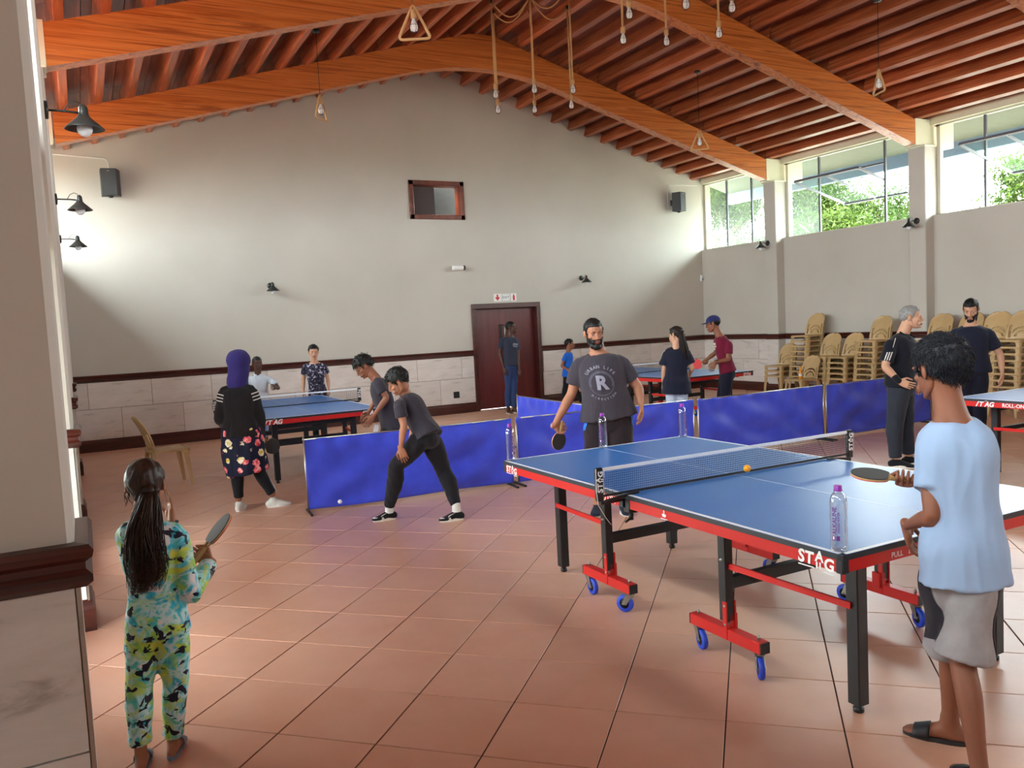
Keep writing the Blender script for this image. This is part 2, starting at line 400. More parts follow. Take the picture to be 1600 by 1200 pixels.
# left wall (hidden behind its pilasters) and the pilasters
wl_ = struct('wall_left'); MB().box((XL-.3, YF, -.1), (XL, 3.9, 3.05)).box((XL-.3, 5.2, -.1), (XL, 6.3, 3.05)).box((XL-.3, 7.6, -.1), (XL, YB+.1, 3.05)).box((XL-.3, 6.3, 2.3), (XL, 7.6, 3.05)).box((XL-.3, 3.9, 2.3), (XL, 5.2, 3.05)).build('plaster_face', MAT['plaster'], wl_)
dl = struct('added_light_doors')  # unseen glazed doors, added to let daylight onto the floor
MB().box((XL-4.2, .5, 2.5), (XL-.3, 11.0, 2.66)).build('added_shade_roof', MAT['board'], dl)  # unseen roof and low wall outside, added to cut the doors' daylight
MB().box((XL-4.2, .5, -.3), (XL-4.0, 11.0, .9)).build('added_shade_wall', MAT['plaster'], dl)
for y in (3.9, 6.3):
    for a, b in (((XL-.16, y, 0), (XL-.1, y+.09, 2.3)), ((XL-.16, y+1.21, 0), (XL-.1, y+1.3, 2.3)), ((XL-.16, y+.09, 2.2), (XL-.1, y+1.21, 2.3)), ((XL-.16, y+.09, 0), (XL-.1, y+1.21, .16))): MB().bevbox(a, b, .006).build('stile', MAT['frame'], dl)
    MB().box((XL-.133, y+.09, .16), (XL-.129, y+1.21, 2.2)).build('pane', MAT['glass'], dl)
for k, c in enumerate(PIL):
    xf = xpl(c-pw); p = struct('pilaster')
    w2 = pw if k != 3 else pw
    MB().bevbox((XL-.3, c-w2, -.05), (xf, c+w2, 4.19), .016).build('shaft', MAT['plaster'], p)
    MB().bevbox((XL-.3, c-w2-.02, 4.175), (xf+.02, c+w2+.02, 4.2), .004).build('cap', MAT['cream'], p)
    MB().box((XL-.6, c-.095, 4.2), (xf+.03, c+.095, 4.62)).build('beam_shoe', MAT['cream'], p)
    m1, m2 = MB(), MB()
    for prof, mm in ((rail_poly(), m1), (base_poly(), m2)):
        run(mm, prof, (xf, c-w2, 0), (xf, c+w2, 0), (1, 0, 0), 1, 1)
        run(mm, prof, (XL, c-w2, 0), (xf, c-w2, 0), (0, -1, 0), 0, 1); run(mm, prof, (XL, c+w2, 0), (xf, c+w2, 0), (0, 1, 0), 0, 1)
    m1.build('dado_rail', MAT['rail'], p); m2.build('board', MAT['rail'], p)
    # stone tiles on the front face, in two courses, and a steel corner strip
    for z0, z1 in ((.186, .662), (.667, 1.08)):
        MB().bevbox((XL, c-w2-.012, z0), (xf-.008, c-w2, z1), .002).build('wall_tile', MAT['walltile'], p)
    MB().box((xf-.006, c-w2-.013, .0), (xf+.004, c-w2+.02, 1.08)).build('corner_strip', MAT['steel'], p)
t = struct('trim_4'); m1, m2 = MB(), MB()
for k in range(0, len(edges), 2):
    for prof, mm in ((rail_poly(), m1), (base_poly(), m2)):
        if not 5.0 < edges[k] < 5.5: run(mm, prof, (XL, edges[k], 0), (XL, edges[k+1], 0), (1, 0, 0))
m1.build('dado_rail', MAT['rail'], t); m2.build('board', MAT['rail'], t)
# front wall behind the viewer: plaster with a glazed entrance
wf = struct('wall_front'); mb = MB()
mb.prism([(XL-.3, 2.5), (XR+.3, 2.5), (XR+.3, gable(XR)), (RX, gable(RX)), (XL-.3, gable(XL))], YF-.2, YF, 'y')
mb.box((XL-.3, YF-.2, -.1), (3.6, YF, 2.5)); mb.box((8.4, YF-.2, -.1), (XR+.3, YF, 2.5))
mb.build('plaster_face', MAT['plaster'], wf)
mb = MB()
for x in np.linspace(3.63, 8.37, 5): mb.box((x-.03, YF-.12, 0), (x+.03, YF-.06, 2.5))
mb.box((3.6, YF-.12, 2.1), (8.4, YF-.06, 2.16)); mb.build('glazing_bar', MAT['frame'], wf)
for x in np.linspace(4.2, 7.8, 4): MB().bevbox((x-.58, YF-.1, .01), (x+.58, YF-.07, 2.48), .01).build('entrance_door', MAT['doorwood'], wf)

# ceiling: laminated beams, purlins, boards
cl = struct('ceiling')
def beam_profile():
    bot, top = [], []
    for k in range(61):
        x = -.06+12.2*k/60; d = abs(x-6.04)
        bot.append((x, 5.727-.108*d*d if d < 1.29 else 5.907-.279*d))
        top.append((x, 6.265-.403*d*d if d < .35 else 6.314-.281*d))
    return bot+top[::-1]
BP = beam_profile()
def beam_mesh():
    mb = MB(); n = len(BP)//2; bot, top = BP[:n], BP[n:][::-1]
    L = []
    for k in range(n):
        (x, z0), (x2, z1) = bot[k], top[k]
        L += [(x, -.09, z0), (x, .09, z0), (x2, .09, z1), (x2, -.09, z1)]
    fs = [(0, 1, 2, 3), tuple(4*(n-1)+i for i in (3, 2, 1, 0))]
    for k in range(n-1):
        for i in range(4): a, b = 4*k+i, 4*k+(i+1) % 4; fs.append((a, b, b+4, a+4))
    return mb.add(L, fs).mesh('arched_beam', MAT['beam'])
bmsh = beam_mesh()
for c in PIL: inst('arched_beam', bmsh, cl, (0, c, 0))
bays = [(YB+.02, PIL[0]), (PIL[0], PIL[1]), (PIL[1], PIL[2])]
xp = [6.15+.392*(k+.5)*s for k in range(17) for s in (1, -1)]
xp.sort()
rot_of = lambda x: math.atan(SL)*(1 if x < RX else -1)
for (ya, yb2) in bays:
    L = ya-yb2
    for x in xp:
        # purlin: chamfered lower arrises
        w, h = .092, .205
        poly = [(-w/2, h), (-w/2, .004), (-w/2+.004, 0), (w/2-.004, 0), (w/2, .004), (w/2, h)]
        me = MB().prism([(u, v) for u, v in poly], -L/2+.004, L/2-.004, 'y').mesh('purlin', MAT['purlin'])
        inst('purlin', me, cl, (x, (ya+yb2)/2, zb(x)), (0, -rot_of(x), 0))
    for k in range(-17, 17):
        xa, xb = RX+.392*k, RX+.392*(k+1); xm = (xa+xb)/2
        j = L*random.uniform(.3, .7)
        for y0, y1 in ((yb2, yb2+j), (yb2+j, ya)):
            me = MB().box((-.2, -(y1-y0)/2+.002, 0), (.2, (y1-y0)/2-.002, .02)).mesh('ceiling_board', MAT['board'])
            inst('ceiling_board', me, cl, (xm, (y0+y1)/2, zb(xm)+.205), (0, -rot_of(xm), 0))
mb = MB()
for x in xp: mb.box((x-.042, YF, zb(x)), (x+.042, PIL[2], zb(x)+.2))
tag(mb.build('purlins_overhead', MAT['purlin'], cl), kind='stuff')
mb = MB()   # boards over the near bays and the roof skin above everything
for s in (1, -1):
    xe = RX+(7.6 if s > 0 else -7.35)
    mb.add([(RX, YF-.3, RZ+.21), (xe, YF-.3, zb(xe)+.21), (xe, PIL[2], zb(xe)+.21), (RX, PIL[2], RZ+.21)], [(0, 1, 2, 3)])
mb.build('boarding_overhead', MAT['board'], cl)
mb = MB()
for s in (1, -1):
    xe = RX+(7.75 if s > 0 else -7.5); q = [(RX, RZ+.24), (xe, zb(xe)+.24), (xe, zb(xe)+.32), (RX, RZ+.36)]
    mb.prism(q, YF-.4, YB+.5, 'y')
mb.build('roof_sheeting', plain('weathered_roof_soffit', '5a5f50', .7), cl)
for s in (1, -1):
    xe = RX+(7.62 if s > 0 else -7.4); MB().box((min(xe, xe+s*.12), YF-.4, zb(xe)+.0), (max(xe, xe+s*.12), YB+.5, zb(xe)+.24)).build('gutter', plain('blue_grey_gutter', '66788e', .5), cl)
    # wall plate between window heads and boards
    x0 = 12.5 if s > 0 else XL-.2
    MB().box((x0, YF, 4.53), (x0+.14, YB, 4.66)).build('wall_plate', MAT['cream'], cl)
    x0 = 12.64 if s > 0 else XL-.34
    MB().box((x0, YF, 4.66), (x0+.1, YB, 4.82)).build('wall_plate', MAT['cream'], cl)

# clerestory windows
spans = [(PIL[0]+pw, YB, [13.42, 12.69], None), (PIL[1]+pw, PIL[0]-pw, [10.94, 9.52], (9.52, 10.94)), (PIL[2]+pw, PIL[1]-pw, [7.75, 6.33], (6.33, 7.75)),
         (PIL[3]+pw, PIL[2]-pw, [4.6, 3.3], None), (PIL[4]+pw, PIL[3]-pw, [1.3, 0], None), (YF+.1, PIL[4]-pw, [-3, -5], None)]
XG = 12.6
wnum = 0
MAT['winframe'] = plain('pale_window_frame', 'cfccb8', .5)
MAT['winbar'] = plain('grey_steel_glazing_bar', '5e6068', .45)
for side in (0, 1):
    for (y0, y1, mul, piv) in spans:
        wnum += 1; w = struct('window_%d' % wnum); xg = XG if side == 0 else XL-.12
        mb = MB(); mb.box((xg-.03, y0, 3.06), (xg+.03, y0+.06, 4.54)); mb.box((xg-.03, y1-.06, 3.06), (xg+.03, y1, 4.54))
        mb.box((xg-.03, y0, 3.05), (xg+.03, y1, 3.1)); mb.box((xg-.03, y0, 4.5), (xg+.03, y1, 4.54)); mb.build('window_frame', MAT['winframe'], w)
        for m_y in mul: MB().box((xg-.018, m_y-.018, 3.08), (xg+.018, m_y+.018, 4.52)).build('mullion', MAT['winbar'] if side == 0 else MAT['winframe'], w)
        cuts = [y0+.05]+sorted(mul)+[y1-.05]
        for a, b in zip(cuts[:-1], cuts[1:]):
            if piv and abs(a-piv[0]) < .02 and side == 0:
                MB().box((xg-.002, a+.02, 4.14), (xg+.002, b-.02, 4.51)).build('pane', MAT['glass'], w)
                MB().box((xg-.015, a, 4.11), (xg+.015, b, 4.14)).build('transom', MAT['winbar'], w)
                continue
            MB().box((xg-.002, a+.01, 3.09), (xg+.002, b-.01, 4.51)).build('pane', MAT['frost'] if (side == 0 and wnum in (2, 3) and a > 9.5 or wnum == 1) else MAT['glass'], w)
        if piv and side == 0:
            sx0, sx1, sz0, sz1 = 11.92, 13.28, 4.01, 3.64
            sl = Vector((sx1-sx0, 0, sz1-sz0)).normalized()
            sp = bpy.data.objects.new('pivot_sash', None); put(sp, w); sp.location = ((sx0+sx1)/2, (piv[0]+piv[1])/2, (sz0+sz1)/2)
            sp.rotation_euler = (0, math.atan2(-(sz1-sz0), sx1-sx0), 0); hl = Vector((sx1-sx0, 0, sz1-sz0)).length/2; hw = (piv[1]-piv[0])/2-.015
            mb = MB()
            for s_ in (-1, 1): mb.box((-hl, s_*hw-.014, -.02), (hl, s_*hw+.014, .02)); mb.box((s_*hl-.014, -hw, -.02), (s_*hl+.014, hw, .02))
            mb.box((-hl, -.012, -.018), (hl, .012, .018)); mb.build('sash_frame', MAT['winbar'], sp)
            MB().box((-hl, -hw, -.002), (hl, hw, .002)).build('sash_pane', MAT['frost'], sp)

# door in the back wall
d = struct('door_1'); mb = MB()
mb.bevbox((DX0-.02, YB-.03, 0), (DX0+.06, YB+.2, DZ-.085), .006); mb.bevbox((DX1-.06, YB-.03, 0), (DX1+.02, YB+.2, DZ-.085), .006)
mb.bevbox((DX0-.02, YB-.03, DZ-.085), (DX1+.02, YB+.2, DZ+.01), .006); mb.build('door_frame', MAT['rail'], d)
mb = MB(); mb.bevbox((DX0+.06, YB+.12, .012), (DX1-.06, YB+.165, DZ-.08), .004); mb.build('door_leaf', MAT['doorwood'], d)
mb = MB(); mb.bevbox((7.32, YB+.10, 1.27), (7.37, YB+.12, 1.66), .004); mb.build('push_plate', MAT['blackplastic'], d)
mb = MB(); mb.tube([(7.41, YB+.115, 1.36), (7.41, YB+.05, 1.36), (7.41, YB+.05, 1.64), (7.41, YB+.115, 1.64)], .012, 8); mb.build('door_handle', MAT['steel'], d)
mb = MB(); mb.tube([(7.58, YB+.115, 1.36), (7.58, YB+.05, 1.36), (7.58, YB+.05, 1.62), (7.58, YB+.115, 1.62)], .012, 8); mb.build('door_handle', MAT['steel'], d)
MB().box((DX0+.06, YB+.17, -.004), (DX1-.06, YB+.3, .0)).build('underdoor_light_strip', MAT['white'], d)  # white strip standing in for light showing under the door
MB().box((DX0-.3, YB+.9, 0), (DX1+.3, YB+.95, 2.4)).build('passage_wall', MAT['plaster'], d)
# small interior window
w = struct('window_%d' % (wnum+1)); mb = MB(); fw_ = .085
mb.bevbox((WX0, YB-.035, WZ0), (WX0+fw_, YB+.22, WZ1), .006); mb.bevbox((WX1-fw_, YB-.035, WZ0), (WX1, YB+.22, WZ1), .006)
mb.bevbox((WX0, YB-.035, WZ1-fw_), (WX1, YB+.22, WZ1), .006); mb.bevbox((WX0, YB-.035, WZ0), (WX1, YB+.22, WZ0+fw_), .006); mb.build('window_frame', MAT['frame'], w)
MB().box((6.1, YB+.11, WZ0+.06), (WX1-.06, YB+.114, WZ1-.06)).build('pane', MAT['glass'], w)
MB().box((WX0+.06, YB+.16, WZ0+.06), (6.12, YB+.17, WZ1-.06)).build('shutter_panel', plain('brown_grey_panel', '4a3d3c', .6), w)
# ================================================================== table-tennis tables
def m_top():
    m = Mat('blue_table_top'); v = m.coord(); n = m.noise(v, 40, 3)
    m.set(m.mix(.15, '2f70bc', m.ramp(n, [(.3, '2c66b0'), (.7, '3a7cca')])), m.math('ADD', m.math('MULTIPLY', m.noise(v, 3, 4), .04), .30), spec=.9)
    return m.m
MAT['top'] = m_top()
MAT['red'] = plain('red_powder_coat', 'c8201c', .35)
MAT['darkedge'] = plain('dark_grey_frame', '26282d', .45)
MAT['line'] = plain('white_line_paint', 'e9edf2', .4)
MAT['bluewheel'] = plain('blue_rubber_tyre', '2344c4', .5)
MAT['galv'] = plain('galvanised_bracket', '9a9a92', .35, .9)
def m_net():
    m = Mat('black_net_mesh'); nt = m.nt; out = [n for n in nt.nodes if n.type == 'OUTPUT_MATERIAL'][0]
    m.set('101216', .7); return m.m
MAT['net'] = m_net()
L2, W2 = 2.74/2, 1.525/2
def logo_stag(parent, M, s, mat, name='lettering', style=0):
    """white maker's logo: heavy caps with a raised A over a split rule"""
    mb = MB()
    def put_t(body, x, y, sc, sh=.0):
        vs, fs = text_geo(body, sc*s, .035, sh, align='LEFT'); xs_ = [v.x for v in vs]; mb.add([M @ Vector((v.x-min(xs_)+x*s, v.y+y*s, 0)) for v in vs], fs); return (max(xs_)-min(xs_))/s
    sh = .25 if style else .08
    x = 0
    x += put_t('S' if not style else '/', x, 0, 1.05, sh)+.04
    x += put_t('T', x, 0, 1.0, sh)+.03
    xa = x; x += put_t('A', x, .22 if not style else 0.0, 1.0 if style else .85, sh)+.03
    x += put_t('G', x, -.12 if not style else 0, 1.0, sh)
    W_ = x
    def bar(a, b, c, d):
        mb.add([M @ Vector((p*s, q*s, 0)) for p, q in ((a, c), (b, c), (b, d), (a, d))], [(0, 1, 2, 3)])
    if not style:
        bar(0, xa-.05, -.52, -.45); bar(xa+.1, xa+.22, -.5, -.08); bar(xa+.34, xa+.46, -.5, -.08); bar(xa+.6, W_, -.62, -.55)
    else:
        mb.add([M @ Vector((p*s, q*s, 0)) for p, q in ((xa-.1, .42), (xa+.3, .52), (xa+.7, .42), (xa+.3, .58))], [(0, 1, 2, 3)])
    return mb.build(name, mat, parent)
def make_table(label, loc, rz, net_h=.1525, kind=0):
    t = thing('table_tennis_table', label, 'table', loc, rz, None)
    # two half tops (x across, y along)
    for s in (-1, 1):
        y0, y1 = (.004, L2) if s > 0 else (-L2, -.004)
        h = MB().box((-W2, y0, .742), (W2, y1, .76)).build('table_top', MAT['top'], t)
        mb = MB()
        for sx in (-1, 1): mb.box((sx*W2-.02 if sx > 0 else -W2, y0, .7601), (sx*W2 if sx > 0 else -W2+.02, y1, .7606))
        ye = y1 if s > 0 else y0
        mb.box((-W2, ye-.02 if s > 0 else ye, .7601), (W2, ye if s > 0 else ye+.02, .7606)); mb.build('edge_line', MAT['line'], h)
        MB().box((-.0015, y0, .7601), (.0015, y1, .7605)).build('centre_line', MAT['line'], h)
        mb = MB(); o = .002
        mb.box((-W2-o, y0, .737), (-W2+.02, y1, .7585)); mb.box((W2-.02, y0, .737), (W2+o, y1, .7585))
        mb.box((-W2-o, ye-.02 if s > 0 else ye-o, .737), (W2+o, ye+o if s > 0 else ye+.02, .7585)); mb.build('edge_frame', MAT['darkedge'], h)
        mb = MB(); g = .045
        for sx in (-1, 1): mb.box((sx*(W2-.012)-.012, y0+(g if s > 0 else .03), .69), (sx*(W2-.012)+.012, y1-(.03 if s > 0 else g), .738))
        mb.box((-W2+.03, ye-.026 if s > 0 else ye+.002, .69), (W2-.03, ye-.002 if s > 0 else ye+.026, .738)); ap = mb.build('apron', MAT['red'], h)
        for sx in (-1, 1):
            MB().bevbox((sx*(W2-.015)-.018, ye-.033 if s > 0 else ye-.001, .685), (sx*(W2-.015)+.018, ye+.001 if s > 0 else ye+.033, .742), .004).build('corner_cap', MAT['darkedge'], ap)
            MB().box((sx*(W2-.012)-.014, min(s*.012, s*.045), .69), (sx*(W2-.012)+.014, max(s*.012, s*.045), .74)).build('end_cap', MAT['darkedge'], ap)
        # undercarriage of this half
        yl, yu = s*1.17, s*.5
        for sx in (-1, 1):
            xl_, xu = sx*.455, sx*.545
            mb = MB(); mb.bevbox((xl_-.03, yl-.03, .035), (xl_+.03, yl+.03, .69), .004); lg = mb.build('leg', MAT['black'], t)
            MB().lathe([(.018, 0), (.022, .004), (.022, .02), (.016, .022), (.016, .04)], 14, (xl_, yl, 0)).build('levelling_foot', MAT['blackplastic'], lg)
            mb = MB(); mb.bevbox((xu-.025, yu-.025, .2), (xu+.025, yu+.025, .69), .003); up_ = mb.build('upright', MAT['black'], t)
            mb = MB(); mb.bevbox((xu-sx*.02-.025, yu-.025, .15), (xu-sx*.02+.025, yu+.025, .235), .003)
            mb.box((xu-.032, yu-.03, .12), (xu-.024, yu-.006, .30)); mb.box((xu+.024, yu-.03, .12), (xu+.032, yu-.006, .30)); mb.build('bracket', MAT['red'], up_)
            for zz in (.19, .28, .5): MB().lathe([(.007, -.034), (.007, .034)], 8, (xu, yu-.018 if zz < .4 else yu, zz), 'x').build('bolt', MAT['steel'], up_)
            b = MB().bevbox((xu-.028, yu-.24, .115), (xu+.028, yu+.24, .17), .003).build('wheel_beam', MAT['red'], t)
            for q in (-.243, .243): MB().box((xu-.027, yu+q-.003, .117), (xu+.027, yu+q+.003, .168)).build('end_cap', MAT['blackplastic'], b)
            for e in (-1, 1):
                yc = yu+e*.205; tr = .03*random.choice((-1, 1)); c = bpy.data.objects.new('castor', None); put(c, t); c.location = (xu, yc, 0); c.rotation_euler = (0, 0, random.uniform(-.6, .6))
                MB().lathe([(.028, -.013), (.045, -.013), (.05, -.008), (.05, .008), (.045, .013), (.028, .013)], 24, (0, tr, .05), 'x', cap=False).build('tyre', MAT['bluewheel'], c)
                MB().lathe([(.031, -.011), (.031, .011)], 20, (0, tr, .05), 'x').build('hub', MAT['blackplastic'], c)
                mb = MB(); mb.box((-.022, -.025, .104), (.022, .025, .112)); mb.lathe([(.02, .097), (.02, .106)], 14)
                for q in (-1, 1): mb.prism([(-.022, .1), (.022, .1), (tr+.014, .045), (tr-.014, .045)], q*.0185-.0015, q*.0185+.0015, 'x')
                mb.lathe([(.006, -.024), (.006, .024)], 8, (0, tr, .05), 'x'); mb.build('castor_fork', MAT['galv'], c); MB().lathe([(.007, .165), (.007, .185), (.003, .192)], 8).build('stem_bolt', MAT['galv'], c)
            MB().beam((xu, yu, .47), (xl_+sx*.034, yl, .455), .012, .028).build('stay_rod', MAT['red'], t)
        MB().box((-.52, yu-.02, .355), (.52, yu+.02, .41)).build('cross_bar', MAT['black'], t)
        MB().box((-.43, yl-.02, .62), (.43, yl+.02, .66)).build('cross_bar', MAT['black'], t)
        MB().box((-.43, yl-.015, .42), (.43, yl+.015, .46)).build('cross_bar', MAT['black'], t) if kind else None
        for sx in (-1, 1): MB().box((sx*.5-.02, min(s*.1, s*1.3), .675), (sx*.5+.02, max(s*.1, s*1.3), .742)).build('under_rail', MAT['black'], t)
    # net with posts
    nt_ = bpy.data.objects.new('net', None); put(nt_, t); zt = .76+net_h; xe = W2+.15
    for sx in (-1, 1):
        mb = MB()
        mb.bevbox((sx*xe-.022, -.012, .745), (sx*xe+.022, .012, zt+.004), .006)
        mb.box((min(sx*xe, sx*(W2-.05)), -.012, .728), (max(sx*xe, sx*(W2-.05)), .012, .742)); mb.beam((sx*(xe-.02), -.02, .745), (sx*(W2-.07), -.03, .768), .014, .012)
        mb.bevbox((sx*(W2-.04)-.03, -.03, .66), (sx*(W2-.04)+.03, .03, .69), .006); mb.lathe([(.012, .62), (.012, .66)], 10, (sx*(W2-.04), 0, 0)); mb.tube([(sx*(W2-.04), 0, .63), (sx*(W2-.04)+sx*.05, -.02, .62)], .007, 6)
        mb.build('net_post', MAT['blackplastic'], nt_)
    MB().box((-xe+.02, -.004, zt-.017), (xe-.02, .004, zt)).build('net_tape', MAT['line'], nt_)
    MB().box((-xe+.02, -.004, .764), (xe-.02, .004, .776)).build('net_hem', MAT['blackplastic'], nt_)
    mb = MB(); nx, nz = int(2*(xe-.02)/.0125), 10; r = .0009
    for k in range(nx+1):
        x = -xe+.02+2*(xe-.02)*k/nx; mb.add([(x-r, 0, .77), (x+r, 0, .77), (x+r, 0, zt-.01), (x-r, 0, zt-.01)], [(0, 1, 2, 3)])
    for k in range(1, nz):
        z = .776+(zt-.017-.776)*k/nz; mb.add([(-xe+.02, 0, z-r), (xe-.02, 0, z-r), (xe-.02, 0, z+r), (-xe+.02, 0, z+r)], [(0, 1, 2, 3)])
    tag(mb.build('net_mesh', MAT['net'], nt_), kind='stuff')
    mb = MB()
    mb.tube([(-xe-.024, -.012, zt+.002), (-xe-.026, -.014, .8), (-xe-.02, -.016, .73), (-xe+.02, -.02, .66), (-xe+.05, -.02, .62)], .0016, 5); mb.build('net_cord', MAT['whiteprint'], nt_)
    for sx in (-1, 1):
        # vertical logo on the posts' face
        M = frame((sx*xe-.001, -.0135, .79), (0, 0, 1), (-1, 0, 0)); logo_stag(nt_, M, .042, MAT['whiteprint'], 'post_lettering')
    return t
T1 = make_table('nearest blue table tennis table with four water bottles, red apron and blue castors', (3.1755, 3.3785, 0), -.0095)
# lettering along the near long side (x = -W2) : reads towards -y
M = lambda y, z, o=.0035: frame((-W2-o, y, z), (0, -1, 0), (0, 0, 1))
logo_stag(T1, M(1.325, .7135), .055, MAT['whiteprint'])
lettering('lettering', '1000 DX', .05, M(.17, .7135), MAT['whiteprint'], T1, bold=.02, align='CENTER')
logo_stag(T1, M(-1.16, .7135), .066, MAT['whiteprint'])
mb = MB(); Mi = M(-.33, .7135)
for poly in ([(-.004, .022), (.004, .022), (.003, -.005), (-.003, -.005)], [(-.016, .004), (.016, .004), (.012, -.01), (-.012, -.01)], [(-.024, -.018), (.024, -.018), (.028, -.022), (-.028, -.022)]):
    mb.add([Mi @ Vector((a, b, 0)) for a, b in poly], [(0, 1, 2, 3)])
mb.build('emblem', MAT['whiteprint'], T1)
Me = lambda x, z: frame((x, -L2-.0035, z), (1, 0, 0), (0, 0, 1))
lettering('lettering', 'PULL', .03, Me(-.47, .712), MAT['whiteprint'], T1, bold=.004)
mb = MB(); Mp = Me(-.40, .712)
mb.add([Mp @ Vector((a, b, 0)) for a, b in ((-.0015, .01), (.0015, .01), (.0015, -.004), (-.0015, -.004), (-.005, -.004), (.005, -.004), (0, -.012))], [(0, 1, 2, 3), (4, 5, 6)]); mb.build('arrow_mark', MAT['whiteprint'], T1)
T2 = make_table('blue table tennis table at the left, behind the woman in a purple headscarf', (2.315, 10.44, 0), 0, kind=1)
Mf = lambda x, z: frame((x, -L2-.0035, z), (1, 0, 0), (0, 0, 1))
logo_stag(T2, Mf(-.60, .7135), .07, MAT['whiteprint'], style=1); logo_stag(T2, Mf(.50, .7135), .07, MAT['whiteprint'], style=1)
T3 = make_table('blue table tennis table in the far right corner, beside the man in a blue cap', (8.22, 10.53, 0), .06)
logo_stag(T3, Mf(.55, .7135), .06, MAT['whiteprint']); logo_stag(T3, M(-1.16, .7135), .066, MAT['whiteprint'])
T4 = make_table('blue table tennis table cut by the right edge, in front of the stacked chairs', (7.975, 3.375, 0), 0, kind=1)
logo_stag(T4, M(1.17, .7135), .06, MAT['whiteprint'], style=1); lettering('lettering', 'ROLL-ON', .045, M(.83, .7135), MAT['whiteprint'], T4, bold=.02)

# ================================================================== water bottles, balls
def m_clear(name, tint, mixf=.12):
    m = Mat(name); nt = m.nt; out = [n for n in nt.nodes if n.type == 'OUTPUT_MATERIAL'][0]; nt.nodes.remove(m.b)
    t = m.n('ShaderNodeBsdfTransparent'); t.inputs[0].default_value = tint+(1,)
    g = m.n('ShaderNodeBsdfGlossy'); g.inputs['Roughness'].default_value = .08
    lw = m.n('ShaderNodeLayerWeight'); lw.inputs[0].default_value = .45; mx = m.n('ShaderNodeMixShader')
    m.l(m.math('MINIMUM', m.math('ADD', m.math('MULTIPLY', lw.outputs['Facing'], .55), mixf), 1.0), mx.inputs[0])
    m.l(t.outputs[0], mx.inputs[1]); m.l(g.outputs[0], mx.inputs[2]); m.l(mx.outputs[0], out.inputs[0]); return m.m
MAT['pet'] = m_clear('clear_plastic_bottle', (.90, .93, .97))
MAT['purple'] = plain('purple_cap', '8a2a9a', .4)
MAT['purpleprint'] = plain('purple_print', '6a2a86', .5)
def bottle(x, y, z, label, rz, big=True):
    H = .245
    b = thing('water_bottle', label, 'bottle', (x, y, z), rz, 'water bottles on the near table')
    R_ = .031
    prof = [(.0, .006), (.018, .001), (.027, .001), (.0305, .008), (R_, .02)]
    for k in range(7): prof += [(R_-.0012*(k % 2), .03+.024*k)]
    prof += [(R_, .185), (.029, .198), (.023, .213), (.0145, .222), (.0125, .226), (.0125, .232)]
    MB().lathe(prof, 28).build('bottle_body', MAT['pet'], b)
    MB().lathe([(0.0165, .226), (.0165, .229), (.0145, .2295), (.0145, .2455), (.013, .247), (0.001, .247)], 24).build('bottle_cap', MAT['purple'], b)
    def wrap(vs, ang):  # bend flat label art round the bottle, reading upwards
        return [Vector(((R_+.0008)*math.sin(ang+p.y/R_)*1, -(R_+.0008)*math.cos(ang+p.y/R_), p.x)) for p in vs]
    mb = MB()
    def art(body, size, zc, dy, ang, **k):
        vs, fs = text_geo(body, size, **k); mb.add(wrap([Vector((v.x+zc, -v.y-dy, 0)) for v in vs], ang), fs)
    def rect(z0, z1, a, b_): mb.add(wrap([Vector(p+(0,)) for p in ((z0, a), (z1, a), (z1, b_), (z0, b_))], 0), [(0, 1, 2, 3)])
    art('ALKALINE', .023, .118, .006, 0, bold=.02); art('IONISED WATER', .0105, .112, -.0085, 0, bold=.02)
    for q in ((.044, .062, -.016, -.004), (.044, .062, 0, .012)): rect(*q)
    art('alkaline ionised water', .006, .1, 0, 1.0)
    mb.build('label_print', MAT['purpleprint'], b)
    mb = MB(); mb.add(wrap([Vector(p+(0,)) for p in ((.047, -.013), (.059, -.013), (.059, -.007), (.047, -.007))], 0), [(0, 1, 2, 3)]); mb.xf(Matrix.Scale(1.02, 4)); mb.build('label_mark', MAT['whiteprint'], b)
    return b
bottle(2.4365, 2.062, .7608, 'clear water bottle with purple cap and ALKALINE print on the nearest table corner', -1.15)
bottle(2.461, 4.712, .7608, 'clear water bottle with purple cap on the far left corner of the near table', .2)
bottle(3.19, 4.70, .7608, 'clear water bottle with purple cap in front of the bearded player in a grey shirt', -.8)
bottle(3.905, 4.70, .7608, 'clear water bottle with purple cap on the far right corner, against the blue barrier', .5)
def ball(x, y, z, mat, label):
    o = MB().sphere((0, 0, 0), .02, 20, 14).build('table_tennis_ball', mat, None, (x, y, z)); return tag(o, label, 'ball', None)
ball(3.135, 3.25, .8185, plain('orange_celluloid', 'f29a10', .35), 'orange ball bouncing over the near table beside the net')
ball(1.98, 7.20, .128, plain('white_celluloid', 'eceaf0', .35), 'white ball bouncing low in front of the left blue barrier')

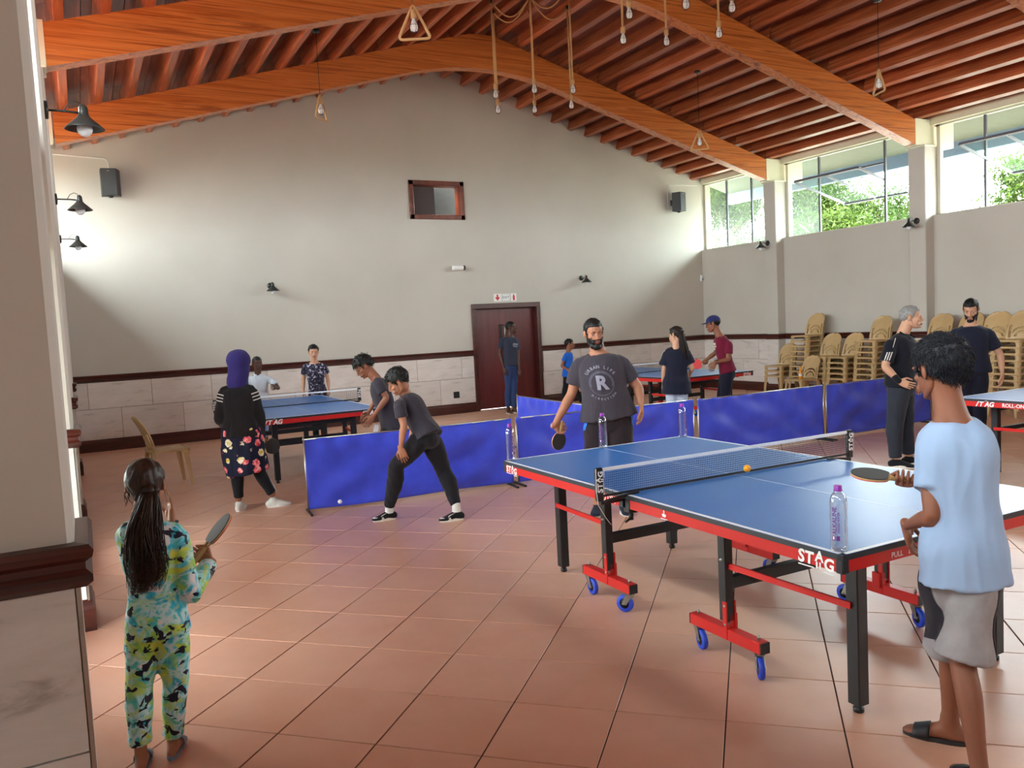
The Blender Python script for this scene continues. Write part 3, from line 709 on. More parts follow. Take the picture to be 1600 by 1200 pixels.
# ================================================================== barriers
def m_cloth(name, c1, c2, rough=.6, w=900):
    m = Mat(name); v = m.coord(); c = m.ramp(m.noise(v, 6, 4), [(.3, c1), (.7, c2)]); m.set(c, rough, spec=.3, Sheen_Weight=.15); m.bump(m.noise(v, 220, 2), .12, .001); return m.m
MAT['barrier'] = m_cloth('blue_nylon_cloth', '3846c8', '4252dc', .42)
def barrier(p0, p1, label, seed, group='blue court barriers'):
    p0, p1 = Vector(p0), Vector(p1); L = (p1-p0).length; a = math.atan2(p1.y-p0.y, p1.x-p0.x)
    t = thing('court_barrier', label, 'barrier', ((p0.x+p1.x)/2, (p0.y+p1.y)/2, 0), a, group)
    rnd = random.Random(seed); nx, nz = 90, 26; z0, z1 = .035, .70; mb = MB(); vs = []
    ph = [rnd.uniform(0, 6) for _ in range(6)]; dr = [rnd.uniform(.25, .75) for _ in range(3)]
    def off(u, v):
        s = 0
        for k in range(3):   # swags hanging from the top corners
            q = abs(u-dr[k]); s += .030*math.sin((v*9+q*q*22*(1 if k % 2 else -1)+ph[k])*1.1)*math.sin(PI*u)**.5*(1-v)**.6*v**.3
        s += .010*math.sin(u*L*26+ph[3]+2*v)*max(0, v-.72)*3.2 + .010*math.sin(u*5+ph[4])*math.sin(v*3.1)
        return s
    for face in (0, 1):
        for j in range(nz+1):
            for i in range(nx+1):
                u, v = i/nx, j/nz; sag = -.012*math.sin(PI*u)*v
                vs.append(((u-.5)*(L-.012), -off(u, v)-(.004 if face == 0 else -.004), z0+(z1-z0)*v+sag+.008*math.sin(u*7+ph[5])*(1-v)))
    n = (nx+1); B = n*(nz+1); fs = []
    for f in (0, B):
        for j in range(nz):
            for i in range(nx): q = (f+j*n+i, f+j*n+i+1, f+(j+1)*n+i+1, f+(j+1)*n+i); fs.append(q if f == 0 else q[::-1])
    for i in range(nx): fs += [(i, B+i, B+i+1, i+1), (nz*n+i, nz*n+i+1, B+nz*n+i+1, B+nz*n+i)]
    for j in range(nz): fs += [(j*n, (j+1)*n, B+(j+1)*n, B+j*n), (j*n+nx, B+j*n+nx, B+(j+1)*n+nx, (j+1)*n+nx)]
    mb.add(vs, fs, True); mb.build('cloth_panel', MAT['barrier'], t)
    mb = MB()
    mb.tube([(-L/2+.01, 0, .03), (-L/2+.01, 0, .72), ], .008, 8); mb.tube([(L/2-.01, 0, .03), (L/2-.01, 0, .72)], .008, 8); mb.tube([(-L/2, 0, .694), (L/2, 0, .694)], .007, 8); mb.build('steel_frame', MAT['steel'], t)
    for s in (-1, 1):
        MB().bevbox((s*(L/2-.02)-.012, -.15, 0), (s*(L/2-.02)+.012, .15, .02), .004).build('foot', MAT['blackplastic'], t)
    return t
barrier((1.745, 7.48, 0), (3.83, 7.29, 0), 'leftmost blue cloth barrier, behind the stooping boy in dark clothes', 1)
barrier((3.88, 7.30, 0), (6.10, 7.13, 0), 'blue cloth barrier directly behind the bearded player in a grey shirt', 5)
barrier((6.14, 7.12, 0), (8.19, 7.12, 0), 'creased blue cloth barrier behind the far right corner of the near table', 9)
barrier((8.22, 7.12, 0), (10.3, 7.12, 0), 'rightmost blue cloth barrier, ending behind the grey-haired man', 12)
barrier((5.02, 7.45, 0), (5.12, 9.55, 0), 'blue cloth barrier standing end-on, in front of the brown door', 21)

# ================================================================== plastic chairs
def m_chair():
    m = Mat('beige_moulded_plastic'); v = m.coord(); hs = m.n('ShaderNodeHueSaturation'); m.l(m.ramp(m.noise(v, 5, 3), [(.3, 'b8986a'), (.7, 'c4a678')]), hs.inputs['Color'])
    m.l(m.math('ADD', m.math('MULTIPLY', m.rand(), .16), .92), hs.inputs['Value']); m.set(hs.outputs[0], .38, spec=.5); return m.m
MAT['chair'] = m_chair()
def solid(vs, fs, th, smooth=True):
    """give a sheet thickness with a solidify pass"""
    bm = bmesh.new(); V = [bm.verts.new(p) for p in vs]
    for f in fs: bm.faces.new([V[i] for i in f])
    bmesh.ops.recalc_face_normals(bm, faces=bm.faces[:]); bmesh.ops.solidify(bm, geom=bm.faces[:], thickness=th)
    bm.verts.index_update(); bm.faces.index_update()
    r = [v.co.copy() for v in bm.verts], [[v.index for v in f.verts] for f in bm.faces]; bm.free(); return r
def chair_meshes():
    # x = depth (front at +), y = width, origin on the floor under the seat
    out = {}
    mb = MB(); nx, ny = 10, 10; vs = []
    for i in range(nx+1):
        for j in range(ny+1):
            x = -.20+.42*i/nx; y = (-.5+j/ny)*(.40+.02*i/nx); e = abs(2*j/ny-1)
            z = .435-.018*math.cos(e*PI/2)*math.sin(PI*min(1, (i/nx)*1.0))+(-.02*((i/nx-.85)/.15)**2 if i/nx > .85 else 0)-.01*max(0, e-.85)*6
            vs.append((x, y, z))
    v_, f_ = solid(vs, [(i*(ny+1)+j, (i+1)*(ny+1)+j, (i+1)*(ny+1)+j+1, i*(ny+1)+j+1) for i in range(nx) for j in range(ny)], .012)
    mb.add(v_, f_, True)
    # apron: rails between the legs, deeper at the corners
    def apr(p0, p1, n=10):
        p0, p1 = Vector(p0), Vector(p1); vs = []
        for k in range(n+1):
            q = p0.lerp(p1, k/n); d = .028+.05*abs(2*k/n-1)**6
            vs += [(q.x, q.y, .43), (q.x, q.y, .43-d)]
        a, b = solid(vs, [(2*k, 2*k+2, 2*k+3, 2*k+1) for k in range(n)], .01); mb.add(a, b)
    apr((.215, -.195, 0), (.215, .195, 0)); apr((-.19, .195, 0), (.2, .205, 0)); apr((-.19, -.195, 0), (.2, -.205, 0)); apr((-.195, -.18, 0), (-.195, .18, 0))
    out['seat'] = mb.mesh('seat', MAT['chair'])
    # shell back: three openings near the base
    mb = MB(); nu, nv = 40, 40; vs = []
    def P(u, v):
        w = .205*(1-.10*v)*(1 if v < .72 else math.sqrt(max(.0, 1-((v-.72)/.285)**2))*.93+.07)
        y = (2*u-1)*w; x = -.185-.02*v-.14*v*v*.9+.045*(2*u-1)**2*(1-.3*v); z = .40+.42*v
        return (x, y, z)
    for j in range(nv+1):
        for i in range(nu+1): vs.append(P(i/nu, j/nv))
    fs = []
    for j in range(nv):
        for i in range(nu):
            u, v = (i+.5)/nu, (j+.5)/nv
            hole = False
            for k in range(3):   # arched slots fanning out
                c = abs(u-.5); rr = math.hypot(c*.40, (v-.12)*.42)
                if .075+.055*k < rr < .1+.055*k and v > .14 and c < .30 and v < .62 and k < 2: hole = True
            if .12 < v < .55 and .07 < u < .16 or .12 < v < .55 and .84 < u < .93: hole = True
            if not hole: fs.append((j*(nu+1)+i, j*(nu+1)+i+1, (j+1)*(nu+1)+i+1, (j+1)*(nu+1)+i))
    a, b = solid(vs, fs, .012); mb.add(a, b, True); out['backrest'] = mb.mesh('backrest', MAT['chair'])
    mb = MB()  # angle-section leg, front right; mirrored by rotation/scale copies
    def leg(sx, sy):
        mb = MB(); top = Vector((.2*1.0 if sx > 0 else -.185, sy*.195, .43)); bot = Vector((.235 if sx > 0 else -.255, sy*.215, 0))
        vs = []
        for k in range(7):
            t_ = k/6; c = top.lerp(bot, t_); w = .06-.03*t_
            vs += [(c.x-sx*w, c.y, c.z), (c.x, c.y, c.z), (c.x, c.y-sy*w, c.z)]
        a, b = solid(vs, [q for k in range(6) for q in ((3*k, 3*k+1, 3*k+4, 3*k+3), (3*k+1, 3*k+2, 3*k+5, 3*k+4))], .009)
        mb.add(a, b); return mb.mesh('leg', MAT['chair'])
    out['legs'] = [leg(a, b) for a in (1, -1) for b in (1, -1)]
    return out
CM = chair_meshes()
def make_chair(label, loc, rz, group=None):
    t = thing('plastic_chair', label, 'chair', loc, rz, group)
    inst('seat', CM['seat'], t); inst('backrest', CM['backrest'], t)
    for m in CM['legs']: inst('leg', m, t)
    return t
make_chair('single beige plastic chair standing alone near the left wall', (.79, 10.13, 0), .12)
# stacks along the right wall: (y, x, number, turn, words)
stacks = [(11.2, 11.72, 3, PI+.05, 'leftmost short stack'), (10.72, 11.86, 9, PI-.03, 'tall stack left of the juice bottle chair'),
          (10.18, 11.70, 5, PI+.04, 'first five-high stack, right of the juice bottle chair'), (9.74, 11.72, 5, PI-.02, 'second five-high stack, left of the grey-haired man'),
          (9.2, 11.74, 8, PI, 'tall stack beside the grey-haired man'), (8.2, 11.85, 8, PI+.03, 'tall stack between the two standing men'),
          (7.72, 11.86, 8, PI-.04, 'tall stack behind the bearded man in navy'), (7.22, 11.74, 8, PI+.08, 'tall stack right of the bearded man in navy'),
          (6.80, 11.62, 8, PI, 'rightmost tall stack')]
ordw = ['lowest', 'second', 'third', 'fourth', 'fifth', 'sixth', 'seventh', 'eighth', 'ninth', 'tenth']
proto = None
for (y, x, n, a, words_) in stacks:
    for k in range(n):
        w_ = 'topmost' if k == n-1 else ordw[k]
        lab = ('%s beige chair%s in the %s' % (w_, '' if k in (0, n-1) else ' up', words_))
        loc = (x+.012*k*0, y+random.uniform(-.006, .006), .0925*k); rz = a+random.uniform(-.015, .015)
        loc = (x+.010*k, loc[1], loc[2])
        if proto is None: proto = make_chair(lab, loc, rz, 'stacked beige plastic chairs')
        else: dup(proto, None, loc, rz, lab, 'stacked beige plastic chairs')
make_chair('beige plastic chair with an orange juice bottle on its seat', (11.22, 10.22, 0), PI-.05)
jb = thing('juice_bottle', 'orange juice bottle standing on a beige chair seat', 'bottle', (11.12, 10.16, .4325))
MB().lathe([(.0, .0), (.03, .0), (.034, .006), (.034, .1), (.03, .13), (.015, .165), (.013, .185), (.013, .2)], 20).build('bottle_body', plain('orange_juice', 'e08a10', .25), jb)
MB().lathe([(.0346, .05), (.0346, .095)], 20, cap=False).build('paper_label', plain('white_label', 'e4ddd0', .6), jb)
MB().lathe([(.016, .195), (.016, .215), (.001, .216)], 16).build('bottle_cap', plain('orange_cap', 'f0b020', .4), jb)

# ================================================================== wall lamps, speakers, signs
MAT['opal'] = plain('opal_white_bulb', 'eef2fa', .25)
def wall_lamp(loc, rz, label):
    # local: plate in the plane y=0, arm pointing to -y
    t = thing('wall_lamp', label, 'lamp', loc, rz, 'black barn wall lamps')
    MB().lathe([(.001, 0), (.05, 0), (.052, .006), (.05, .018), (.001, .022)], 24, axis='y').xf(Matrix.Rotation(PI, 4, 'Z')).build('wall_plate', MAT['lamp'], t)
    MB().tube([(0, -.01, 0), (0, -.12, .0), (0, -.175, -.005)], .007, 8).tube([(0, -.1, .003), (0, -.125, .045), (0, -.16, .062), (0, -.19, .05)], .003, 6).build('arm', MAT['lamp'], t)
    MB().lathe([(.001, .045), (.012, .043), (.024, .03), (.026, 0), (.03, -.02), (.048, -.04), (.105, -.092), (.108, -.098), (.103, -.098), (.045, -.045), (.001, -.045)], 32, (0, -.2, 0)).build('lamp_shade', MAT['lamp'], t)
    MB().sphere((0, -.2, -.095), .043, 20, 14, (1, 1, 1.1)).build('bulb', MAT['opal'], t)
    return t
for k, (c, w_) in enumerate([(PIL[2], 'nearest black barn lamp, high on the left pilasters'), (PIL[1], 'middle black barn lamp on the left pilasters'), (PIL[0], 'farthest and smallest black barn lamp on the left pilasters')]):
    wall_lamp((xpl(c), c, 3.03), PI/2, w_)
wall_lamp((XP, 11.95, 3.0), -PI/2, 'black barn lamp on the far right pilaster'); wall_lamp((XP, 8.69, 3.0), -PI/2, 'black barn lamp on the nearer right pilaster')
wall_lamp((2.94, YB, 2.51), .0, 'black barn lamp on the back wall, left of the small window'); wall_lamp((9.22, YB, 2.52), .0, 'black barn lamp on the back wall, right of the door')
def speaker(loc, rz, label):
    t = thing('wall_speaker', label, 'speaker', loc, rz, None)
    q = [(-.14, -.03), (.14, -.03), (.105, .16), (-.105, .16)]
    MB().prism([(x, -y) for x, y in q], -.2, .2, 'z').build('cabinet', plain('charcoal_cabinet', '2c2d2f', .5), t)
    MB().box((-.13, -.165, -.19), (.13, -.158, .19)).xf(Matrix.Diagonal((.8, 1, 1, 1))).build('grille', plain('speaker_grille', '34363a', .6, bump=(180, .5)), t)
    MB().box((-.012, -.168, .155), (.012, -.165, .165)).build('badge', MAT['steel'], t)
    MB().lathe([(.03, -.225), (.03, -.2)], 14, (0, -.05, 0)).beam((0, 0.06, 0), (0, .14, 0), .06, .12).build('bracket', MAT['blackplastic'], t)
    return t
speaker((.62, YB-.14, 4.12), -.15, 'dark wall speaker near the left end of the back wall'); speaker((11.68, YB-.14, 4.10), .35, 'dark wall speaker near the right end of the back wall')
def cable(pts, label):
    o = MB().tube(pts, .006, 6).build('speaker_cable', MAT['white'], None); return tag(o, label, 'cable')
cable([(-.3, YB-.006, 4.56), (.3, YB-.006, 4.53), (.55, YB-.006, 4.52), (.6, YB-.006, 4.5), (.62, YB-.006, 4.44), (.62, YB-.006, 4.15)], 'thin white cable running to the left wall speaker')
cable([(12.4, YB-.006, 4.5), (11.75, YB-.006, 4.5), (11.57, YB-.006, 4.49), (11.55, YB-.006, 4.42), (11.55, YB-.006, 3.95)], 'thin white cable running to the right wall speaker')
t = thing('security_camera', 'small white security camera on the back wall below the window', 'camera', (6.42, YB, 2.76))
MB().lathe([(.05, 0), (.05, -.015), (.02, -.02), (.02, -.06)], 16, axis='y').xf(Matrix.Translation((-.04, 0, 0))).build('mount', MAT['white'], t)
MB().lathe([(.001, -.12), (.042, -.12), (.048, -.1), (.048, .08), (.044, .1), (.001, .1)], 20, (0, -.09, 0), 'x').build('camera_body', MAT['white'], t)
MB().lathe([(.045, .095), (.045, .13), (.001, .13)], 20, (0, -.09, 0), 'x').build('lens', MAT['blackplastic'], t)
t = thing('wall_socket', 'black wall socket low on the grey tiles left of the door', 'socket', (6.27, YB-.012, .36))
MB().bevbox((-.06, -.012, -.06), (.06, 0, .06), .004).build('cover_plate', MAT['blackplastic'], t)
MB().box((-.035, -.0135, -.035), (.035, -.012, .035)).build('insert', plain('socket_insert', '26262a', .3), t)
t = thing('wall_sensor', 'small white sensor box in the far right corner of the walls', 'sensor', (12.42, YB, 2.46))
MB().bevbox((-.035, -.05, -.07), (.035, 0, .07), .008).build('housing', MAT['white'], t); MB().box((-.015, -.052, -.05), (.015, -.05, .0)).build('sensor_lens', plain('sensor_grey', '8a8a88', .3), t)
# signs over the door
def plate(name, x0, x1, label, build):
    t = thing(name, label, 'sign', ((x0+x1)/2, YB, 2.178)); w = (x1-x0)/2
    MB().box((-w, -.006, -.075), (w, 0, .075)).build('plate', MAT['white'], t); build(t, w); return t
redm = plain('sign_red', 'd01f2c', .5); greym = plain('sign_grey', '6e7074', .5)
Ms = frame((0, -.0075, 0), (1, 0, 0), (0, 0, 1))
def arrow(t, w):
    mb = MB(); mb.add([Ms @ Vector((a, b, 0)) for a, b in ((-.018, .06), (.018, .06), (.018, 0), (-.018, 0), (-.058, .01), (.058, .01), (0, -.06), (-.03, .012), (.03, .012))], [(0, 1, 2, 3), (4, 5, 6)]); mb.build('arrow', redm, t)
def exit_(t, w):
    lettering('lettering', 'EXIT', .075, Ms, greym, t, bold=.01)
    mb = MB()
    for a, b in (((-w+.01, .06), (w-.01, .064)), ((-w+.01, -.064), (w-.01, -.06)), ((-w+.01, -.064), (-w+.014, .064)), ((w-.014, -.064), (w-.01, .064))): mb.add([Ms @ Vector(p+(0,)) for p in ((a[0], a[1]), (b[0], a[1]), (b[0], b[1]), (a[0], b[1]))], [(0, 1, 2, 3)])
    mb.build('border', greym, t)
def exting(t, w):
    mb = MB(); mb.add([Ms @ Vector((a, b, 0)) for a, b in ((-.022, -.06), (.022, -.06), (.022, .02), (.01, .04), (.01, .058), (-.016, .058), (-.016, .05), (-.01, .04), (-.022, .02))], [tuple(range(9))]); mb.build('extinguisher_symbol', redm, t)
plate('arrow_sign', 7.18, 7.34, 'white sign with a red down arrow over the door', arrow); plate('exit_sign', 7.35, 7.54, 'white sign reading EXIT over the door', exit_); plate('extinguisher_sign', 7.56, 7.68, 'white sign with a red extinguisher symbol over the door', exting)

# ================================================================== pendant lights
MAT['rope'] = plain('natural_jute_rope', 'c49a6c', .8, bump=(400, .8, .003))
MAT['clearbulb'] = m_clear('clear_lamp_glass', (.92, .93, .95), .2)
MAT['bulbwhite'] = plain('white_lamp_core', 'e6e8ee', .3)
MAT['cord'] = plain('black_cord', '1a1716', .6)
def bulb_cage(t, z, s=1.0):
    """socket, bulb and wire cage hanging with their top at height z"""
    MB().lathe([(.018*s, z), (.026*s, z-.004), (.026*s, z-.07*s), (.022*s, z-.075*s)], 16).build('rope_socket', MAT['rope'], t)
    MB().lathe([(.014*s, z-.07*s), (.016*s, z-.09*s), (.03*s, z-.125*s), (.033*s, z-.15*s), (.028*s, z-.175*s), (.001, z-.187*s)], 18).build('bulb', MAT['bulbwhite'], t)
    mb = MB()
    for k in range(3):
        a = PI*k/3; c, d = math.cos(a), math.sin(a)
        mb.tube([(c*.027*s*q, d*.027*s*q, z-.075*s) if 0 else (c*r*s*q, d*r*s*q, z-h*s) for q, r, h in ((1, .026, .075), (1, .042, .12), (1, .04, .17), (1, .018, .2), (-1, .018, .2), (-1, .04, .17), (-1, .042, .12), (-1, .026, .075))], .0016*s, 5)
    mb.tube([(math.cos(2*PI*k/16)*.043*s, math.sin(2*PI*k/16)*.043*s, z-.135*s) for k in range(16)], .0016*s, 5, closed=True); mb.build('wire_cage', MAT['cord'], t)
def triangle_pendant(x, y, ztop, rz, label):
    t = thing('triangle_pendant', label, 'pendant light', (x, y, 0), rz, 'rope triangle pendants'); zc = zb(x)-.002
    MB().lathe([(.045, zc-.03), (.05, zc-.025), (.05, zc), (.001, zc)], 18).build('ceiling_rose', MAT['blackplastic'], t)
    MB().tube([(0, 0, zc-.02), (0, 0, ztop)], .0035, 6).build('cord', MAT['cord'], t)
    w, h = .15, .31; pts = []
    cs = [Vector((0, 0, ztop)), Vector((w, 0, ztop-h)), Vector((-w, 0, ztop-h))]
    for i in range(3):
        p, a, b = cs[i], cs[i-1], cs[(i+1) % 3]; r = .045
        e0, e1 = p+(a-p).normalized()*r, p+(b-p).normalized()*r
        for k in range(5): q = k/4; pts.append(e0*(1-q)**2+p*2*q*(1-q)+e1*q*q)
    MB().tube(pts, .013, 10, closed=True).build('rope_triangle', MAT['rope'], t)
    bulb_cage(t, ztop-.05, 1.05)
triangle_pendant(2.895, 7.0, 4.58, YAW*-1, 'nearest rope triangle pendant, upper left, seen flat on'); triangle_pendant(2.90, 10.2, 4.645, .8, 'smaller rope triangle pendant, left, in front of the far beam')
triangle_pendant(9.03, 10.2, 4.60, -.75, 'rope triangle pendant hanging before the far beam at the right'); triangle_pendant(9.17, 7.0, 4.64, 1.15, 'rope triangle pendant at the right, seen edge on')
def cluster(x, y, label):
    t = thing('rope_chandelier', label, 'pendant light', (x, y, 0), 0, 'rope chandeliers'); zc = zb(x+.2)-.01
    MB().lathe([(.06, zc-.06), (.07, zc-.05), (.07, zc), (.001, zc+.06)], 18).build('ceiling_hub', MAT['blackplastic'], t)
    for k in range(6):
        a = PI*k/3; hx, hy = .62*math.cos(a), .62*math.sin(a); zh = zb(x+hx)-.02; zl = zb(x)-1.52+(.03 if k % 2 else -.02)
        d = bpy.data.objects.new('drop', None); put(d, t); d.location = (hx, hy, 0)
        pts = [(-hx, -hy, zc-.05)]
        for q in range(1, 9):
            u = q/9; pts.append((-hx*(1-u), -hy*(1-u), (zc-.05)*(1-u)+zh*u-.24*math.sin(PI*u)))
        pts += [(0, 0, zh)]
        MB().tube(pts, .011, 8).build('rope_swag', MAT['rope'], d)
        MB().tube([(0, 0, zh), (0, 0, zl+.19)], .012, 8).build('rope', MAT['rope'], d); MB().lathe([(.02, zh-.02), (.02, zh+.03)], 10).build('ceiling_hook', MAT['blackplastic'], d)
        bulb_cage(d, zl+.19, 1.0)
cluster(6.0, 10.2, 'six-rope chandelier hanging at the top centre, before the far beam'); cluster(6.0, 7.1, 'six-rope chandelier cut by the top edge, right of centre')

# ================================================================== outside: ground, trees, cable
g = struct('ground_outside', (0, 0, -.25)); MB().box((-60, -60, -.1), (90, 80, 0)).build('lawn', plain('pale_dry_lawn', '807a6e', .9), g)
def m_leaf():
    m = Mat('tree_leaf'); v = m.coord(); n = m.noise(v, .9, 3)
    c = m.ramp(n, [(.3, '1f2e0e'), (.5, '2f4213'), (.7, '41541e')]); m.set(c, .6, spec=.2)
    tr = m.n('ShaderNodeBsdfTranslucent'); m.l(c, tr.inputs[0]); mx = m.n('ShaderNodeMixShader'); mx.inputs[0].default_value = .4
    out = [n_ for n_ in m.nt.nodes if n_.type == 'OUTPUT_MATERIAL'][0]; m.l(m.b.outputs[0], mx.inputs[1]); m.l(tr.outputs[0], mx.inputs[2]); m.l(mx.outputs[0], out.inputs[0]); return m.m
MAT['leaf'] = m_leaf(); MAT['bark'] = plain('grey_bark', '5d5346', .9, bump=(20, .6, .02))
def tree(x, y, h, r, label, n, seed):
    rnd = random.Random(seed); t = thing('leafy_tree', label, 'tree', (x, y, -.25), 0, None); mb = MB(); tips = []
    def branch(p, d, L, rad, lev):
        pts = [p]; q = p.copy(); dd = d.copy()
        for k in range(4): dd = (dd+Vector((rnd.uniform(-.25, .25), rnd.uniform(-.25, .25), rnd.uniform(-.05, .2)))).normalized(); q = q+dd*L/4; pts.append(q.copy())
        mb.tube(pts, [rad*(1-.6*k/4) for k in range(5)], 6)
        if lev == 0: tips.extend(pts[1:]); return
        for k in range(4 if lev > 1 else 3):
            a = rnd.uniform(0, 2*PI); e = rnd.uniform(.1, 1.0); branch(pts[rnd.choice((2, 3, 4))], Vector((math.cos(a)*math.cos(e), math.sin(a)*math.cos(e), math.sin(e))), L*.62, rad*.5, lev-1)
    branch(Vector((0, 0, 0)), Vector((0, 0, 1)), 3.6, .16, 3)
    mz = max(p.z for p in tips); mr = sorted(math.hypot(p.x, p.y) for p in tips)[int(len(tips)*.95)]; K = Matrix.Diagonal((r*.85/mr, r*.85/mr, (h-.25)/mz, 1)); mb.xf(K); tips = [K @ p for p in tips]
    mb.build('trunk', MAT['bark'], t); mb = MB()
    for k in range(n):
        tp = rnd.choice(tips); c = tp+Vector((rnd.gauss(0, r*.13), rnd.gauss(0, r*.13), rnd.gauss(0, r*.10)))
        if c.z > h+.3 or math.hypot(c.x, c.y) > r*1.15: continue
        for q in range(5):
            cc = c+Vector((rnd.gauss(0, .1), rnd.gauss(0, .1), rnd.gauss(0, .1))); a, b = Vector((rnd.gauss(0, 1), rnd.gauss(0, 1), rnd.gauss(0, 1))).normalized(), Vector((rnd.gauss(0, 1), rnd.gauss(0, 1), rnd.gauss(0, 1)))
            b = (b-a*b.dot(a)).normalized(); s = rnd.uniform(.04, .08); mb.add([cc-a*s, cc+b*s*.4, cc+a*s, cc-b*s*.4], [(0, 1, 2, 3)])
    tag(mb.build('foliage', MAT['leaf'], t), kind='stuff')
tree(20.5, 21.2, 7.9, 2.6, 'dense leafy tree filling the far window bay outside', 6500, 3); tree(25.5, 26.6, 8.2, 2.7, 'leafy tree behind the dense one, far window bay', 4600, 11)
tree(20.6, 16.6, 5.95, 2.2, 'bright leafy tree outside the middle window bay', 7500, 5); tree(24.6, 17.2, 5.4, 1.7, 'low leafy tree outside, right of the middle window bay tree', 2600, 8)
tree(20.3, 11.7, 5.35, 1.75, 'leafy tree outside at the right picture edge', 5600, 9); tree(24.8, 21.4, 6.6, 1.8, 'leafy tree outside, left part of the middle window bay', 3200, 14)
o = MB().tube([(27, 19.5, 5.95), (27, 16, 5.55), (27, 8, 5.2)], .018, 5).build('overhead_cable', MAT['cord'], None); tag(o, 'thin overhead cable crossing the sky outside the windows', 'cable')
# ================================================================== people
V3 = Vector
def crom(P, n):
    """Catmull-Rom resample of a list of equal-length numpy rows"""
    P = np.array(P, float); m = len(P); out = []
    Q = np.vstack([2*P[0]-P[1], P, 2*P[-1]-P[-2]])
    for t in np.linspace(0, m-1, n):
        i = min(int(t), m-2); u = t-i; a, b, c, d = Q[i], Q[i+1], Q[i+2], Q[i+3]
        out.append(.5*((2*b)+(c-a)*u+(2*a-5*b+4*c-d)*u*u+(3*b-a-3*c+d)*u**3))
    return np.array(out)
def loft(mb, keys, side, n=18, rings=16, power=2.0, cap=True):
    """keys: (point, half width, half depth); side: one reference side vector or one per key. Closed, round-ended."""
    rows = [list(p)+[a, b]+list((side[i] if isinstance(side, list) else side)) for i, (p, a, b) in enumerate(keys)]
    R = crom(rows, rings); C = R[:, :3]; T = np.gradient(C, axis=0); T /= np.linalg.norm(T, axis=1)[:, None]+1e-9
    vs = []
    def ring(c, t, a, b, s):
        s = s-t*(s@t); s = s/(np.linalg.norm(s)+1e-9); f = np.cross(t, s)
        for k in range(n):
            an = 2*PI*k/n; x, y = math.cos(an), math.sin(an)
            x = math.copysign(abs(x)**(2/power), x); y = math.copysign(abs(y)**(2/power), y)
            vs.append(c+s*x*a+f*y*b)
    nr = 0
    ends = (.55, .9) if cap else ()
    r0_ = min(R[0, 3], R[0, 4])
    for q in (ends[::-1] if cap else ()): ring(C[0]-T[0]*r0_*q*.75, T[0], R[0, 3]*math.sqrt(1-q*q), R[0, 4]*math.sqrt(1-q*q), R[0, 5:8]); nr += 1
    for i in range(rings): ring(C[i], T[i], max(R[i, 3], .002), max(R[i, 4], .002), R[i, 5:8]); nr += 1
    r1_ = min(R[-1, 3], R[-1, 4])
    for q in ends: ring(C[-1]+T[-1]*r1_*q*.75, T[-1], R[-1, 3]*math.sqrt(1-q*q), R[-1, 4]*math.sqrt(1-q*q), R[-1, 5:8]); nr += 1
    fs = [(i*n+k, i*n+(k+1) % n, (i+1)*n+(k+1) % n, (i+1)*n+k) for i in range(nr-1) for k in range(n)]+[tuple(range(n))[::-1], tuple((nr-1)*n+k for k in range(n))]
    return mb.add(vs, fs, True)
def ell(mb, c, r, R=None, n=18, m=12):
    i0 = len(mb.v); mb.sphere((0, 0, 0), 1, n, m, r); mb.xf(Matrix.Translation(V3(c)) @ (R.to_4x4() if R else Matrix.Identity(4)), i0)
def remesh(mb, voxel, smooth=4, fac=.5):
    """fuse overlapping closed shapes into one continuous skin; returns (verts, faces)"""
    me = bpy.data.meshes.new('skin'); me.from_pydata(mb.v, [], mb.f)
    bm = bmesh.new(); bm.from_mesh(me); bmesh.ops.recalc_face_normals(bm, faces=bm.faces[:]); bm.to_mesh(me); bm.free()
    o = bpy.data.objects.new('skin', me); COL.objects.link(o)
    r = o.modifiers.new('r', 'REMESH'); r.mode = 'VOXEL'; r.voxel_size = voxel; r.adaptivity = 0
    s_ = o.modifiers.new('s', 'SMOOTH'); s_.factor = fac; s_.iterations = smooth
    dg = bpy.context.evaluated_depsgraph_get(); m2 = bpy.data.meshes.new_from_object(o.evaluated_get(dg))
    n = len(m2.vertices); co = np.empty(n*3); m2.vertices.foreach_get('co', co); co = co.reshape(-1, 3); no = np.empty(n*3); m2.vertices.foreach_get('normal', no)
    fs = [tuple(p.vertices) for p in m2.polygons]
    bpy.data.objects.remove(o); bpy.data.meshes.remove(me); bpy.data.meshes.remove(m2)
    return co, no.reshape(-1, 3), fs
def mesh_obj(name, co, fs, mats, parent, mi=None, smooth=True):
    me = bpy.data.meshes.new(name); me.from_pydata([tuple(p) for p in co], [], fs)
    for m in (mats if isinstance(mats, (list, tuple)) else [mats]): me.materials.append(m)
    if mi is not None: me.polygons.foreach_set('material_index', list(map(int, mi)))
    me.polygons.foreach_set('use_smooth', [smooth]*len(fs)); me.update()
    o = bpy.data.objects.new(name, me); return put(o, parent)
